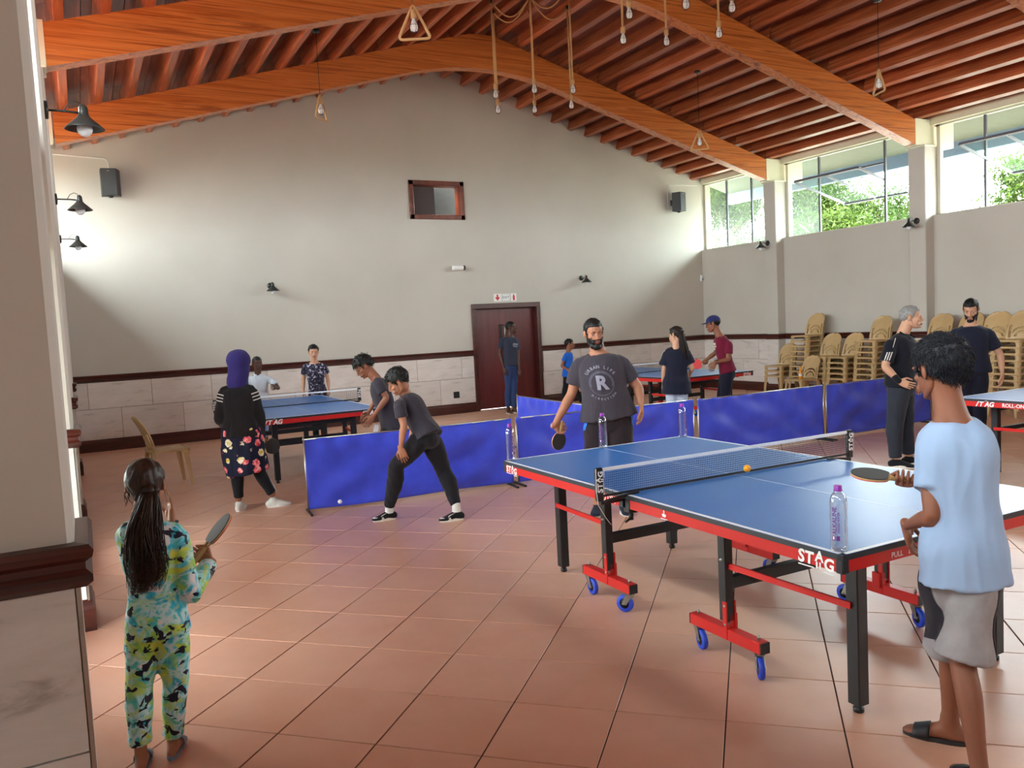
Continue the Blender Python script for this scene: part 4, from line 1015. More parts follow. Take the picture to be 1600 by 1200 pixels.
# ---- head template (y forward, z up, adult metres, origin between the ears)
def head_template():
    mb = MB()
    ell(mb, (0, -.014, .032), (.0755, .098, .086)); ell(mb, (0, .030, -.030), (.062, .060, .082)); ell(mb, (0, .045, -.090), (.036, .038, .026))
    for s in (-1, 1):
        loft(mb, [((s*.060, -.012, -.02), .012, .022), ((s*.054, .0, -.062), .011, .018), ((s*.028, .052, -.094), .012, .013)], V3((1, 0, 0)), 12, 8)
        ell(mb, (s*.042, .056, -.024), (.021, .022, .019)); ell(mb, (s*.030, .080, .016), (.024, .011, .0075)); ell(mb, (s*.031, .0725, .0045), (.0165, .0135, .0115))
        ell(mb, (s*.012, .098, -.039), (.0088, .0095, .0075))
        ell(mb, (s*.079, -.012, -.004), (.0085, .019, .031), Euler((-.15, 0, s*.45)).to_matrix()); ell(mb, (s*.081, -.018, -.002), (.0075, .013, .024), Euler((-.15, 0, s*.7)).to_matrix())
        ell(mb, (s*.028, .077, -.062), (.016, .014, .02))
    loft(mb, [((0, .087, .012), .0085, .008), ((0, .099, -.014), .0085, .010), ((0, .109, -.034), .0115, .0105)], V3((1, 0, 0)), 12, 8)
    ell(mb, (0, .0915, -.0635), (.0235, .0105, .0058)); ell(mb, (0, .0900, -.0745), (.0195, .0105, .0065)); ell(mb, (0, .084, -.069), (.028, .012, .014))
    ell(mb, (0, .0775, -.098), (.018, .014, .013))
    loft(mb, [((0, -.02, -.03), .055, .055), ((0, -.022, -.085), .046, .048)], V3((1, 0, 0)), 16, 6)
    return remesh(mb, .0034, 3)
HT = head_template()
def hand_template(curl, spread=1.0, thumb=.5, r=.0078):
    """right hand: wrist at origin, fingers along +x, thumb side +y, palm facing -z (adult metres)"""
    mb = MB()
    loft(mb, [((-.02, 0, 0), .026, .019), ((.01, 0, .0), .030, .018), ((.05, .0, .002), .039, .0145), ((.088, 0, 0), .040, .0125)], V3((0, 1, 0)), 16, 10)
    ell(mb, (.035, .026, -.008), (.03, .017, .015)); ell(mb, (.04, -.024, -.006), (.035, .013, .013))
    L = [.078, .088, .082, .064]; ys = [.031, .0105, -.0105, -.030]; x0 = [.088, .092, .088, .080]
    for k in range(4):
        a = 0; p = V3((x0[k]-.012, ys[k], 0)); d0 = (1.5-k)*.055*spread; pts = [(p, r*1.12, r*1.12)]; c = curl[k] if isinstance(curl[0], (list, tuple)) else curl
        p = p+V3((.012, 0, 0))
        for q, f in enumerate((.45, .30, .25)):
            a += c[q]; dv = V3((math.cos(a)*math.cos(d0), math.sin(d0)*math.cos(a), -math.sin(a))); pts.append((p.copy(), r*(1.08-.06*q), r*(1.08-.06*q))); pts.append((p+dv*L[k]*f*.5, r*(1.0-.06*q), r*(1.0-.06*q))); p = p+dv*L[k]*f
        pts.append((p, r*.8, r*.8)); loft(mb, pts, V3((0, 1, 0)), 10, 18)
    t0 = V3((.018, .026, -.008)); d = V3((.72, .62, -.30)).normalized(); d2 = V3((.92, .30-.9*thumb, -.28-.45*thumb)).normalized()
    p1 = t0+d*.048; p2 = p1+d2*.034; p3 = p2+(d2+V3((.1, -.5*thumb, -.3*thumb))).normalized()*.026
    loft(mb, [(t0, .0125, .0125), (p1, .0105, .0105), (p2, .0092, .0092), (p3, .0072, .0072)], V3((0, 0, 1)), 10, 12)
    return remesh(mb, .0028, 2)
HANDS = {'relax': hand_template([.32, .42, .3], 1.0, .25), 'grip': hand_template([.95, 1.15, .75], .2, .75), 'open': hand_template([.10, .14, .1], 1.4, .0)}

def m_skin(name, col, dark=.8):
    m = Mat(name); v = m.coord(); c = lin(col)[:3]
    m.set(m.mix(.35, col, m.ramp(m.noise(v, 11, 4), [(.3, tuple(x*dark for x in c)), (.7, tuple(min(1, x*1.12) for x in c))])), .52, spec=.35, Subsurface_Weight=.06, Subsurface_Scale=.01)
    m.bump(m.noise(v, 260, 3), .08, .001); return m.m
def m_fabric(name, col, rough=.85, var=.85):
    m = Mat(name); v = m.coord(); c = lin(col)[:3]
    m.set(m.mix(.5, col, m.ramp(m.noise(v, 9, 4), [(.3, tuple(x*var for x in c)), (.7, tuple(min(1, x*1.1) for x in c))])), rough, spec=.2, Sheen_Weight=.1)
    m.bump(m.noise(v, 420, 2), .15, .001); return m.m
def m_hair(name, col='0e0b0a', rough=.55):
    m = Mat(name); v = m.coord(scale=(60, 60, 9)); c = lin(col)[:3]
    n = m.noise(v, 3, 4); m.set(m.ramp(n, [(.3, tuple(x*.6 for x in c)), (.7, tuple(min(1, x*1.8+.003) for x in c))]), rough, spec=.32); m.bump(n, .35, .002); return m.m
SK = {'tan': m_skin('tan_skin', 'a9735a'), 'brown': m_skin('brown_skin', '8a5640'), 'dark': m_skin('dark_brown_skin', '4f3128'), 'light': m_skin('light_tan_skin', 'c39378'), 'deep': m_skin('deep_brown_skin', '6d4434')}
LIP = {'tan': m_skin('tan_lips', '8a4c44'), 'brown': m_skin('brown_lips', '70403a'), 'dark': m_skin('dark_lips', '442622'), 'light': m_skin('pink_lips', 'a8665c'), 'deep': m_skin('deep_lips', '5a3430')}
HAIR = m_hair('black_hair'); HAIRB = m_hair('dark_brown_hair', '1d120d'); HAIRG = m_hair('grey_hair', '7a7876', .6)
EYEW = plain('eye_white', '8f8680', .25); EYED = plain('dark_iris', '1a0f0a', .15); WHITE_SH = m_fabric('white_shoe_fabric', 'd6d4cc'); SOLE = plain('white_rubber_sole', 'dcd8d0', .6)
BLACKF = m_fabric('black_fabric', '17161b'); CHAR = m_fabric('charcoal_jersey', '342f38'); NAVY = m_fabric('navy_fabric', '191a2b')

def wrinkle(co, no, amp, seed, scale=(9, 9, 2.4), basis=None):
    """soft vertical folds pushed along the normals"""
    off = V3((seed*3.7, seed*1.3, seed*2.1)); B = basis
    for i in range(len(co)):
        p = V3(co[i]); q = V3((p.dot(B[0])*scale[0], p.dot(B[1])*scale[1], p.dot(B[2])*scale[2])) if B else V3((p.x*scale[0], p.y*scale[1], p.z*scale[2]))
        a = noise.noise(q+off); b = noise.noise(q*2.1+off)
        co[i] += no[i]*amp*(a*1.0+(abs(b)-.25)*-.8)
    return co

class Person:
    def __init__(s, key, label, height, heading, look=None, girth=1.0, skin='brown', tilt=0, sw=1.0):
        J = JO[key]; s.key = key; s.s = height/1.75; s.g = girth; s.sk = skin; s.H = height; s.seed = len(key)+ord(key[0])
        s.B = V3(J['B']); n = V3((J['n'][0], J['n'][1], 0)); s.n = n; s.right = V3((n.y, -n.x, 0))
        a = math.radians(heading); s.f = (-n*math.cos(a)+s.right*math.sin(a)); s.left = V3((0, 0, 1)).cross(s.f)
        s.j = {k: V3(v)-s.B for k, v in J.items() if k not in ('B', 'n')}
        dn = (s.j['pel']-s.j['nk']).normalized()*.022*s.s; s.j['sL'] += dn; s.j['sR'] += dn
        s.t = thing('person', label, 'person', s.B)
        if look is None: s.look = s.f.copy()
        else:
            b, e = math.radians(look[0]), math.radians(look[1]); s.look = ((-n*math.cos(b)+s.right*math.sin(b))*math.cos(e)+V3((0, 0, math.sin(e)))).normalized()
        upg = (s.j['hd']-s.j['nk']).normalized()*.35+V3((0, 0, 1))*.65
        y = s.look; x = y.cross(upg).normalized(); z = x.cross(y)
        if tilt: R = Matrix.Rotation(math.radians(tilt), 3, y); x = R @ x; z = R @ z
        hs = s.s**.55; s.hs = hs   # heads shrink less than bodies
        s.HM = Matrix(((x.x, y.x, z.x, 0), (x.y, y.y, z.y, 0), (x.z, y.z, z.z, 0), (0, 0, 0, 1))); s.HM = Matrix.Translation(s.j['hd']) @ s.HM @ Matrix.Scale(hs, 4)
        sh = (s.j['sL']-s.j['sR']); s.shv = sh.normalized(); s.sw = sw
        s.hipv = s.left*.75+s.shv*.25 if s.left.dot(s.shv) > 0 else s.left; s.hipv.normalize()
        ax = (s.j['nk']-s.j['pel']).normalized(); s.ax = ax
        s.fr = s.shv.cross(ax).normalized()*1.0
        if s.fr.dot(s.f) < 0: s.fr = -s.fr
        s.hip = {'L': s.j['pel']+s.hipv*.070*s.s*girth**.5, 'R': s.j['pel']-s.hipv*.070*s.s*girth**.5}
        s.kids = {}
    # ---- shapes shared by the skin and the clothes
    def torso_keys(s, extra=0, lo=0.0, hi=1.0, drape=0):
        P, N = s.j['pel'], s.j['nk']; D = N-P; k = s.s; g = s.g; e = extra
        tab = [(-.16, .128*g, .098*g), (0, .152*g, .108*g), (.18, .142*g, .105*g**1.5), (.34, .130*g, .100*g**1.5), (.55, .140*g, .108*g**1.3), (.74, .148*g**.8, .105*g), (.88, .122*g**.7, .080*g**.7), (.97, .072*g**.5, .060), (1.03, .056*g**.4, .056*g**.4)]
        out = []
        for t, a, b in tab:
            if t < lo-1e-6 or t > hi+1e-6: continue
            bow = math.sin(max(0, min(1, t))*PI)*.018*k
            out.append((P+D*t-s.fr*bow*-.3, (a*s.sw if .5 < t < .95 else a)*k+e, b*k+e))
        return out
    def sides(s, keys):
        P, D = s.j['pel'], s.j['nk']-s.j['pel']; out = []
        for p, a, b in keys:
            t = max(0, min(1, (V3(p)-P).dot(D)/D.length_squared)); out.append((s.hipv*(1-t)+s.shv*t).normalized())
        return out
    def arm_keys(s, S, e=0, to=2.0):
        a, b, c = s.j['s'+S], s.j['e'+S], s.j['w'+S]; k = s.s*(s.g**.6)
        K = [(a, .046, .049), (a.lerp(b, .3), .045, .047), (a.lerp(b, .7), .040, .040), (b, .036, .037), (b.lerp(c, .25), .040, .038), (b.lerp(c, .6), .033, .030), (b.lerp(c, .9), .026, .022), (c, .026, .020)]
        t = [0, .3, .7, 1, 1.25, 1.6, 1.9, 2.0]
        return [(p, r1*k+e, r2*k+e) for (p, r1, r2), q in zip(K, t) if q <= to+1e-6]
    def leg_keys(s, S, e=0, to=2.0, fr=0):
        a, b, c = s.hip[S], s.j['k'+S], s.j['a'+S]; k = s.s*(s.g**.6); back = -s.f
        K = [(a+V3((0, 0, .0*k)), .074, .092), (a.lerp(b, .3), .078, .086), (a.lerp(b, .7), .066, .068), (b, .054, .058), (b.lerp(c, .3)+back*.012*k, .053, .058), (b.lerp(c, .7)+back*.004*k, .040, .044), (c, .034, .040)]
        t = [0, .3, .7, 1, 1.3, 1.7, 2.0]
        return [(p, r1*k+e, r2*k+e) for (p, r1, r2), q in zip(K, t) if fr <= q <= to+1e-6]
    # ---- skin: one continuous body with head and hands
    def grip(s, S, c, h, hint):
        """close hand S round the handle of a paddle with blade centre c and handle direction h: thumb towards the blade"""
        c, h = V3(c)-s.B, V3(h)-s.B; y = (c-h).normalized(); hc = c-y*.122; d = V3(hint); d = (d-y*d.dot(y)).normalized(); pn = y.cross(d) if S == 'R' else d.cross(y); k = s.s**.8
        s.j['w'+S] = hc-d*.066*k-pn*.020*k; s.gd = {S: d}; s.gp = {S: pn}; return s
    gd = gp = {}
    def body(s, voxel=.011, hands=('relax', 'relax'), feet=None, handdir={}, palm={}):
        mb = MB(); k = s.s
        tk = s.torso_keys(); loft(mb, tk, s.sides(tk), 22, 22, 2.3)
        loft(mb, [(s.j['nk']-s.ax*.02*k, .064*k, .062*k), (s.j['nk'].lerp(s.j['hd'], .4), .056*s.hs*s.g**.4, .058*s.hs*s.g**.4), (s.j['hd']-s.HM.col[2].to_3d()*.03+s.HM.col[1].to_3d()*-.02, .057*s.hs*s.g**.25, .060*s.hs*s.g**.25)], s.shv, 16, 10)
        for S in 'LR':
            ak = s.arm_keys(S); n0 = s.j['nk']-s.ax*.008*k
            loft(mb, [(n0, .045*k, .040*k), (n0.lerp(s.j['s'+S], .55)-s.ax*.0*k, .044*k*s.g**.4, .044*k), (s.j['s'+S], .046*k*s.g**.6, .049*k*s.g**.6)], s.fr, 14, 8)
            loft(mb, ak, s.fr, 14, 20); lk = s.leg_keys(S); loft(mb, lk, s.hipv, 16, 22)
            if feet:
                A, T = s.j['a'+S], feet[S]; s.foot(mb, A, T)
        co, no, fs = remesh(mb, voxel, 4)
        co = list(map(tuple, co)); mi = [0]*len(fs)
        def join(tm, M, matf=None, flip=False):
            o = len(co); pts = [M @ V3(p) for p in tm[0]]; co.extend(tuple(p) for p in pts)
            for f in tm[2]:
                fs.append(tuple(i+o for i in (f[::-1] if flip else f))); mi.append(matf(f) if matf else 0)
        c0 = HT[0]
        def lipf(f):
            p = c0[list(f)].mean(0); return 1 if (abs(p[0]) < .024-.25*abs(p[2]+.069) and -.0805 < p[2] < -.0575 and p[1] > .0925-.9*max(0, abs(p[0])-.012)) else 0
        join(HT, s.HM, lipf)
        s.hm = {}
        for S, pose in zip('LR', hands):
            if pose is None: continue
            handdir = {**handdir, **s.gd}; palm = {**palm, **s.gp}
            w = s.j['w'+S]; d = V3(handdir[S]).normalized() if S in handdir else (w-s.j['e'+S]).normalized()
            pn = V3(palm[S]) if S in palm else (s.left if S == 'R' else -s.left)   # palm normal towards the body
            zc = -(pn-d*pn.dot(d)).normalized(); yc = zc.cross(d); sg = 1 if S == 'R' else -1
            # thumb must sit on +y of the template: right-handed frame for R, mirrored for L
            M = Matrix(((d.x, yc.x*sg, zc.x, w.x), (d.y, yc.y*sg, zc.y, w.y), (d.z, yc.z*sg, zc.z, w.z), (0, 0, 0, 1))) @ Matrix.Scale(s.s**.8*.98, 4)
            s.hm[S] = M; join(HANDS[pose], M, None, sg < 0)
        s.bodyo = mesh_obj('body', co, fs, [SK[s.sk], LIP[s.sk]], s.t, mi)
        # eyes and brows
        for sx in (-1, 1):
            e = MB(); e.sphere((sx*.031, .0728, -.0015), .0122, 16, 12); e.xf(s.HM); e.cur = 1; i0 = len(e.v); e.sphere((sx*.031, .0806, -.0015), .0062, 12, 8, (1, .75, 1)); e.xf(s.HM, i0); e.build('eye', [EYEW, EYED], s.t)
        return s
    def foot(s, mb, A, T, e=0):
        k = s.s; A = V3(A); T = V3(T); d = T-A; d.z = 0; L = .235*k**.9; d.normalize(); sd = d.cross(V3((0, 0, 1))); h = V3((A.x, A.y, .0)); z = .012
        loft(mb, [(h-d*.055*k+V3((0, 0, .035*k)), .026*k+e, .030*k+e), (h-d*.02*k+V3((0, 0, .042*k)), .033*k+e, .040*k+e), (h+d*.04*k+V3((0, 0, .040*k)), .036*k+e, .036*k+e), (h+d*.11*k+V3((0, 0, .026*k)), .042*k+e, .022*k+e), (h+d*.155*k+V3((0, 0, .019*k)), .038*k+e, .015*k+e), (h+d*.175*k+V3((0, 0, .016*k)), .026*k+e, .011*k+e)], sd, 16, 14)
        loft(mb, [(A+V3((0, 0, .03*k)), .035*k+e, .038*k+e), (h+V3((0, 0, .045*k)), .034*k+e, .042*k+e)], sd, 14, 6)
    # ---- clothes and hair
    def cloth(s, name, build, mat, voxel=.011, amp=.008, seed=1, smooth=5, scale=(9, 9, 2.4), cut=None, fmat=None):
        mb = MB(); build(mb); co, no, fs = remesh(mb, voxel, smooth)
        if amp: wrinkle(co, no, amp, s.seed*.37+seed, scale, (s.shv, s.fr, s.ax))
        if cut: fs = [f for f in fs if cut(co[list(f)].mean(0))]
        return mesh_obj(name, co, fs, mat, s.t, fmat(co, fs) if fmat else None)
    def shirt(s, mat, hem=-.12, sleeve=.62, loose=.014, flare=.02, amp=.008, name='shirt', cuff=.018, voxel=.011, neck=.95, fmat=None):
        def b(mb):
            k = s.s; tk = s.torso_keys(loose*k, lo=max(hem, -.16) if hem > -.15 else -.16, hi=.97)
            tk = [(p, a, c) for p, a, c in tk]
            D = s.j['nk']-s.j['pel']
            lowest = tk[0]; P0 = s.j['pel']+D*hem; tk = [q for q in tk if (V3(q[0])-s.j['pel']).dot(D)/D.length_squared > hem+.06]
            tk = [(P0, .152*s.g*k+loose*k+flare, .110*s.g*k+loose*k+flare)]+tk
            tk = [(p_, max(a_, .150*s.g*k+loose*k+flare*.6), max(c_, .112*s.g*k+loose*k+flare*.6)) if (V3(p_)-s.j['pel']).dot(D)/D.length_squared < .06 else (p_, a_, c_) for p_, a_, c_ in tk]
            tk[-1] = (s.j['pel']+D*neck, .078*k*s.g**.4+.006, .068*k*s.g**.4+.006)
            loft(mb, tk, s.sides(tk), 26, 26, 2.4, False)
            for S in 'LR':
                n0 = s.j['nk']-s.ax*.028*k+(s.j['s'+S]-s.j['nk']).normalized()*.03*k
                loft(mb, [(n0, .044*k+loose*.4, .046*k+loose*.4), (n0.lerp(s.j['s'+S], .5), .045*k*s.g**.4+loose*.5, .047*k+loose*.5), (s.j['s'+S], .046*k*s.g**.6+loose*.6, .050*k*s.g**.6+loose*.6)], s.fr, 14, 8)
                ak = s.arm_keys(S, loose*.8, 2.0); a, e_, c = s.j['s'+S], s.j['e'+S], s.j['w'+S]
                if sleeve <= 1: end = a.lerp(e_, sleeve); kk = [(a, .046*k*s.g**.6+loose*.7, .050*k*s.g**.6+loose*.7), (a.lerp(e_, sleeve*.5), .048*k*s.g**.6+cuff*.7, .050*k*s.g**.6+cuff*.7), (end, .046*k*s.g**.6+cuff, .048*k*s.g**.6+cuff)]
                else:
                    kk = [q for q in ak if True][:-1]; kk.append((e_.lerp(c, sleeve-1), .034*k+cuff*.5, .032*k+cuff*.5))
                loft(mb, kk, s.fr, 16, 14, cap=False)
        s.shirto = s.cloth(name, b, mat, voxel, amp, 1, fmat=fmat); return s.shirto
    def trousers(s, mat, to=1.93, loose=.014, amp=.008, name='trousers', hi=.12, bell=0, voxel=.011):
        def b(mb):
            k = s.s; D = s.j['nk']-s.j['pel']
            tk = [(s.j['pel']-V3((0, 0, .08*k)), .140*k*s.g+loose*.8, .106*k*s.g+loose*.8), (s.j['pel']-V3((0, 0, .02*k)), .150*k*s.g+loose*.2, .107*k*s.g+loose*.2), (s.j['pel']+D*hi*.4, .145*k*s.g, .102*k*s.g)]
            loft(mb, tk, s.hipv, 22, 10, 2.3)
            for S in 'LR':
                lk = s.leg_keys(S, loose, 2.0); lk[0] = (lk[0][0], .066*k*s.g**.6, .088*k*s.g**.6); a, kn, an = s.hip[S], s.j['k'+S], s.j['a'+S]
                if to <= 1.05: lk = s.leg_keys(S, loose, .7); lk[0] = (lk[0][0], .066*k*s.g**.6, .088*k*s.g**.6); lk.append((a.lerp(kn, to), .068*k+loose+bell, .072*k+loose+bell))
                else: lk = [q for q in lk[:-1]]; lk.append((kn.lerp(an, to-1), .038*k+loose+bell, .042*k+loose+bell))
                loft(mb, lk, s.hipv, 18, 22, cap=False)
        s.pants = s.cloth(name, b, mat, voxel, amp, 2, scale=(8, 8, 5)); return s.pants
    def shoes(s, toes, upper, sole, solek=.028, name='shoe', bare=False):
        for S in 'LR':
            k = s.s; A = s.j['a'+S]; d = V3(toes[S])-A; d.z = 0; d.normalize(); sd = d.cross(V3((0, 0, 1))); h = V3((A.x, A.y, 0))
            mb = MB(); s.foot(mb, V3((A.x, A.y, .048*k)), toes[S], .007*k); co, no, fs = remesh(mb, .006, 3)
            co[:, 2] = np.maximum(co[:, 2], .012); u = mesh_obj(name, co, fs, upper, s.t)
            out = []
            for q in range(28):
                an = 2*PI*q/28; x = math.cos(an); y = math.sin(an); xx = (.122*x+.055)*k; w = (.050 if x > 0 else .040)*k*(1-.15*max(0, x))
                out.append(h+d*xx+sd*w*math.copysign(abs(y)**.8, y))
            m2 = MB(); n = len(out)
            vs = [p+V3((0, 0, .0)) for p in out]+[p*1+V3((0, 0, solek*.9)) for p in out]+[h+(p-h)*.93+V3((0, 0, solek)) for p in out]
            m2.add(vs, [(i, (i+1) % n, (i+1) % n+n, i+n) for i in range(n)]+[(i+n, (i+1) % n+n, (i+1) % n+2*n, i+2*n) for i in range(n)]+[tuple(range(n))[::-1], tuple(range(2*n, 3*n))])
            m2.build('sole', sole, u)
    def hair(s, mat, thick=.016, tuft=.010, hairline=.060, nape=-.045, side=.012, seed=0, n_tuft=260, tuft_len=.03, tr=.0030):
        """short hair: the scalp of the head pushed out, then small combed tufts"""
        co, no, fs = HT; rnd = random.Random(seed+3)
        def w(p):
            x, y, z = p
            line = hairline if y > .045 else (side+(hairline-side)*max(0, (y-.02)/.025) if y > .02 else (side if y > -.035 else side+(nape-side)*min(1, (-.035-y)/.03)))
            if abs(x) > .074 and -.04 < y < .015 and z < .03: return -1
            return (z-line)
        keep, idx, out = [], {}, []
        W_ = [w(p) for p in co]
        for f in fs:
            if all(W_[i] > 0 for i in f): keep.append(f)
        for f in keep:
            for i in f:
                if i not in idx:
                    p = V3(co[i]); n_ = V3(no[i]); t = min(1, W_[i]/.022); e = thick*(t**.6)*(.85+.3*noise.noise(p*38+V3((seed, 0, 0))))-.001
                    idx[i] = len(out); out.append(p+n_*e+V3((0, -.002, 0)))
        F_ = [tuple(idx[i] for i in f) for f in keep]
        mb = MB(); mb.add(out, F_, True); cand = [i for i in idx]
        for q in range(n_tuft):
            i = rnd.choice(cand); p = V3(out[idx[i]]); n_ = V3(no[i]); c = V3((0, .0, .10)); sw = V3((p.x*2, .5 if p.z > .05 else -.2, -.9 if p.z < .08 else -.1)).normalized()
            sw = (sw-n_*sw.dot(n_)+n_*.10+V3((rnd.gauss(0, .22), rnd.gauss(0, .22), rnd.gauss(0, .15)))).normalized(); L = tuft_len*rnd.uniform(.5, 1.1)
            mb.tube([p-n_*.002, p+sw*L*.5+n_*tuft*.35, p+sw*L+n_*tuft*.12], [tr, tr*.8, tr*.15], 5)
        mb.xf(s.HM); o = mb.build('hair', mat, s.t); o.data.polygons.foreach_set('use_smooth', [True]*len(o.data.polygons)); return o
    def beard(s, mat, thick=.016, full=1.0, seed=0, top=-.052):
        co, no, fs = HT
        def w(p):
            x, y, z = p; a = abs(x)
            if y < .004: return -1
            lim = (.012 if y < .03 else -.030) if a > .052 else (-.034-(.052-a)*.45 if a > .030 else top)
            if a < .021 and -.082 < z < -.058 and y > .086: return -1     # mouth
            if a < .030 and z > -.058: return .006 if z < -.047 and y > .080 and a > .004 else -1
            return lim-z
        W_ = [w(p) for p in co]; idx, out, keep = {}, [], [f for f in fs if all(W_[i] > 0 for i in f)]
        for f in keep:
            for i in f:
                if i not in idx:
                    p = V3(co[i]); n_ = V3(no[i]); t = min(1, W_[i]/.02); dn = max(0, min(1, (-.075-p.z)/.03)); e = (thick*.30+thick*.70*dn)*t**.5*(.9+.3*noise.noise(p*60+V3((seed, 2, 0))))+.0012
                    idx[i] = len(out); out.append(p+n_*e+V3((0, .0, -.005*dn*full)))
        mb = MB(); mb.add(out, [tuple(idx[i] for i in f) for f in keep], True); mb.xf(s.HM); o = mb.build('beard', mat, s.t); return o
    def brows(s, mat):
        for sx in (-1, 1):
            mb = MB(); mb.tube([(sx*.014, .0895, .0155), (sx*.026, .0895, .0205), (sx*.040, .081, .0205), (sx*.050, .071, .0145)], [.0028, .0036, .003, .0012], 6); mb.xf(s.HM); mb.build('eyebrow', mat, s.t)
    @staticmethod
    def refine(vs, fs, step=.012):
        bm = bmesh.new(); V = [bm.verts.new(p) for p in vs]
        for f in fs:
            try: bm.faces.new([V[i] for i in f])
            except ValueError: pass
        bmesh.ops.triangulate(bm, faces=bm.faces[:])
        for _ in range(5):
            E_ = [e for e in bm.edges if e.calc_length() > step]
            if not E_: break
            bmesh.ops.subdivide_edges(bm, edges=E_, cuts=1); bmesh.ops.triangulate(bm, faces=[f for f in bm.faces if len(f.verts) > 3])
        bm.verts.index_update(); r = [v.co.copy() for v in bm.verts], [tuple(v.index for v in f.verts) for f in bm.faces]; bm.free(); return r
    def project(s, target, mb_pts, fs, origin, ax, ay, direction, mat, name, off=.003):
        """lay flat artwork (local x,y) on a garment by casting along direction"""
        mb_pts, fs = s.refine(mb_pts, fs, .008)
        bm = bmesh.new(); bm.from_mesh(target.data); tree = BVHTree.FromBMesh(bm); bm.free(); d = V3(direction).normalized(); out = []
        for p in mb_pts:
            o_ = V3(origin)+V3(ax)*p[0]+V3(ay)*p[1]; h = tree.ray_cast(o_-d*.6, d); out.append((h[0]-d*off) if h[0] is not None else None)
        fs = [f for f in fs if all(out[i] is not None for i in f) and max((out[f[0]]-out[i]).length for i in f) < .06]; out = [o_ if o_ is not None else V3((0, 0, 0)) for o_ in out]
        used = sorted({i for f in fs for i in f}); mp = {i: k for k, i in enumerate(used)}
        mb = MB(); mb.add([out[i] for i in used], [tuple(mp[i] for i in f) for f in fs], True); return mb.build(name, mat, s.t)
def dense(poly_list, step=.012):
    """quads subdivided so that projected artwork follows the folds"""
    vs, fs = [], []
    for (a, b, c, d) in poly_list:
        a, b, c, d = map(V3, (a, b, c, d)); nu = max(1, int(max((b-a).length, (c-d).length)/step)); nv = max(1, int(max((d-a).length, (c-b).length)/step)); o = len(vs)
        for j in range(nv+1):
            for i in range(nu+1): u, v = i/nu, j/nv; vs.append((a*(1-u)+b*u)*(1-v)+(d*(1-u)+c*u)*v)
        fs += [(o+j*(nu+1)+i, o+j*(nu+1)+i+1, o+(j+1)*(nu+1)+i+1, o+(j+1)*(nu+1)+i) for j in range(nv) for i in range(nu)]
    return vs, fs
def strands(s, name, mat, guide, n, rad, spread, seed, parent=None, waves=.01):
    """a hank of hair: many thin tapered strands following guide points (world, person-local)"""
    rnd = random.Random(seed); mb = MB(); G = [list(p)+[r] for p, r in guide]
    for q in range(n):
        a = rnd.uniform(0, 2*PI); rr = math.sqrt(rnd.random()); end = rnd.uniform(.72, 1.0); R = crom(G, 14); ph = rnd.uniform(0, 6); pts, rs = [], []
        m = max(4, int(14*end))
        for i in range(m):
            c = V3(R[i, :3]); r = R[i, 3]; wv = waves*math.sin(i*(.55+.35*math.sin(ph*7))+ph*.5)*(i/14)**.7
            pts.append(c+s.right*(math.cos(a)*rr*r*spread+wv)+s.n*(math.sin(a)*rr*r)); rs.append(rad*(1-.75*(i/(m-1))**2))
        mb.tube(pts, rs, 5)
    return mb.build(name, mat, parent or s.t)
# ---- paddles
PAD = {'wood': plain('pale_wood_edge', 'c49a68', .5), 'rub_b': plain('black_rubber', '2b2c2e', .55), 'rub_r': plain('red_rubber', 'd02226', .5), 'grip': plain('wooden_grip', 'b08a58', .5)}
def paddle(c, h, nrm, label, top='rub_b', bottom='rub_r', grip='wood'):
    """c: blade centre, h: hand (grip) centre, nrm: direction the top rubber faces"""
    c, h, nrm = V3(c), V3(h), V3(nrm); y = (c-h).normalized(); z = (nrm-y*nrm.dot(y)).normalized(); x = y.cross(z); M = Matrix(((x.x, y.x, z.x, 0), (x.y, y.y, z.y, 0), (x.z, y.z, z.z, 0), (0, 0, 0, 1)))
    t = thing('table_tennis_paddle', label, 'paddle', c)
    def disc(z0, z1, k, ymin=-.074):
        pts = [];
        for q in range(40): a = 2*PI*q/40; xx, yy = .0755*k*math.cos(a), .0785*k*math.sin(a); pts.append((xx, max(yy, ymin)))
        mb = MB(); n = 40; mb.add([(p[0], p[1], z0) for p in pts]+[(p[0], p[1], z1) for p in pts], [(i, (i+1) % n, (i+1) % n+n, i+n) for i in range(n)]+[tuple(range(n))[::-1], tuple(range(n, 2*n))]); return mb.xf(M)
    disc(-.003, .003, 1.0).build('blade', PAD['wood'], t); disc(.003, .0065, .99, -.062).build('top_rubber', PAD[top], t); disc(-.0065, -.003, .99, -.062).build('bottom_rubber', PAD[bottom], t)
    mb = MB(); mb.bevbox((-.0125, -.176, -.011), (.0125, -.062, .011), .004); mb.xf(M); mb.build('handle', PAD['grip'], t); return t
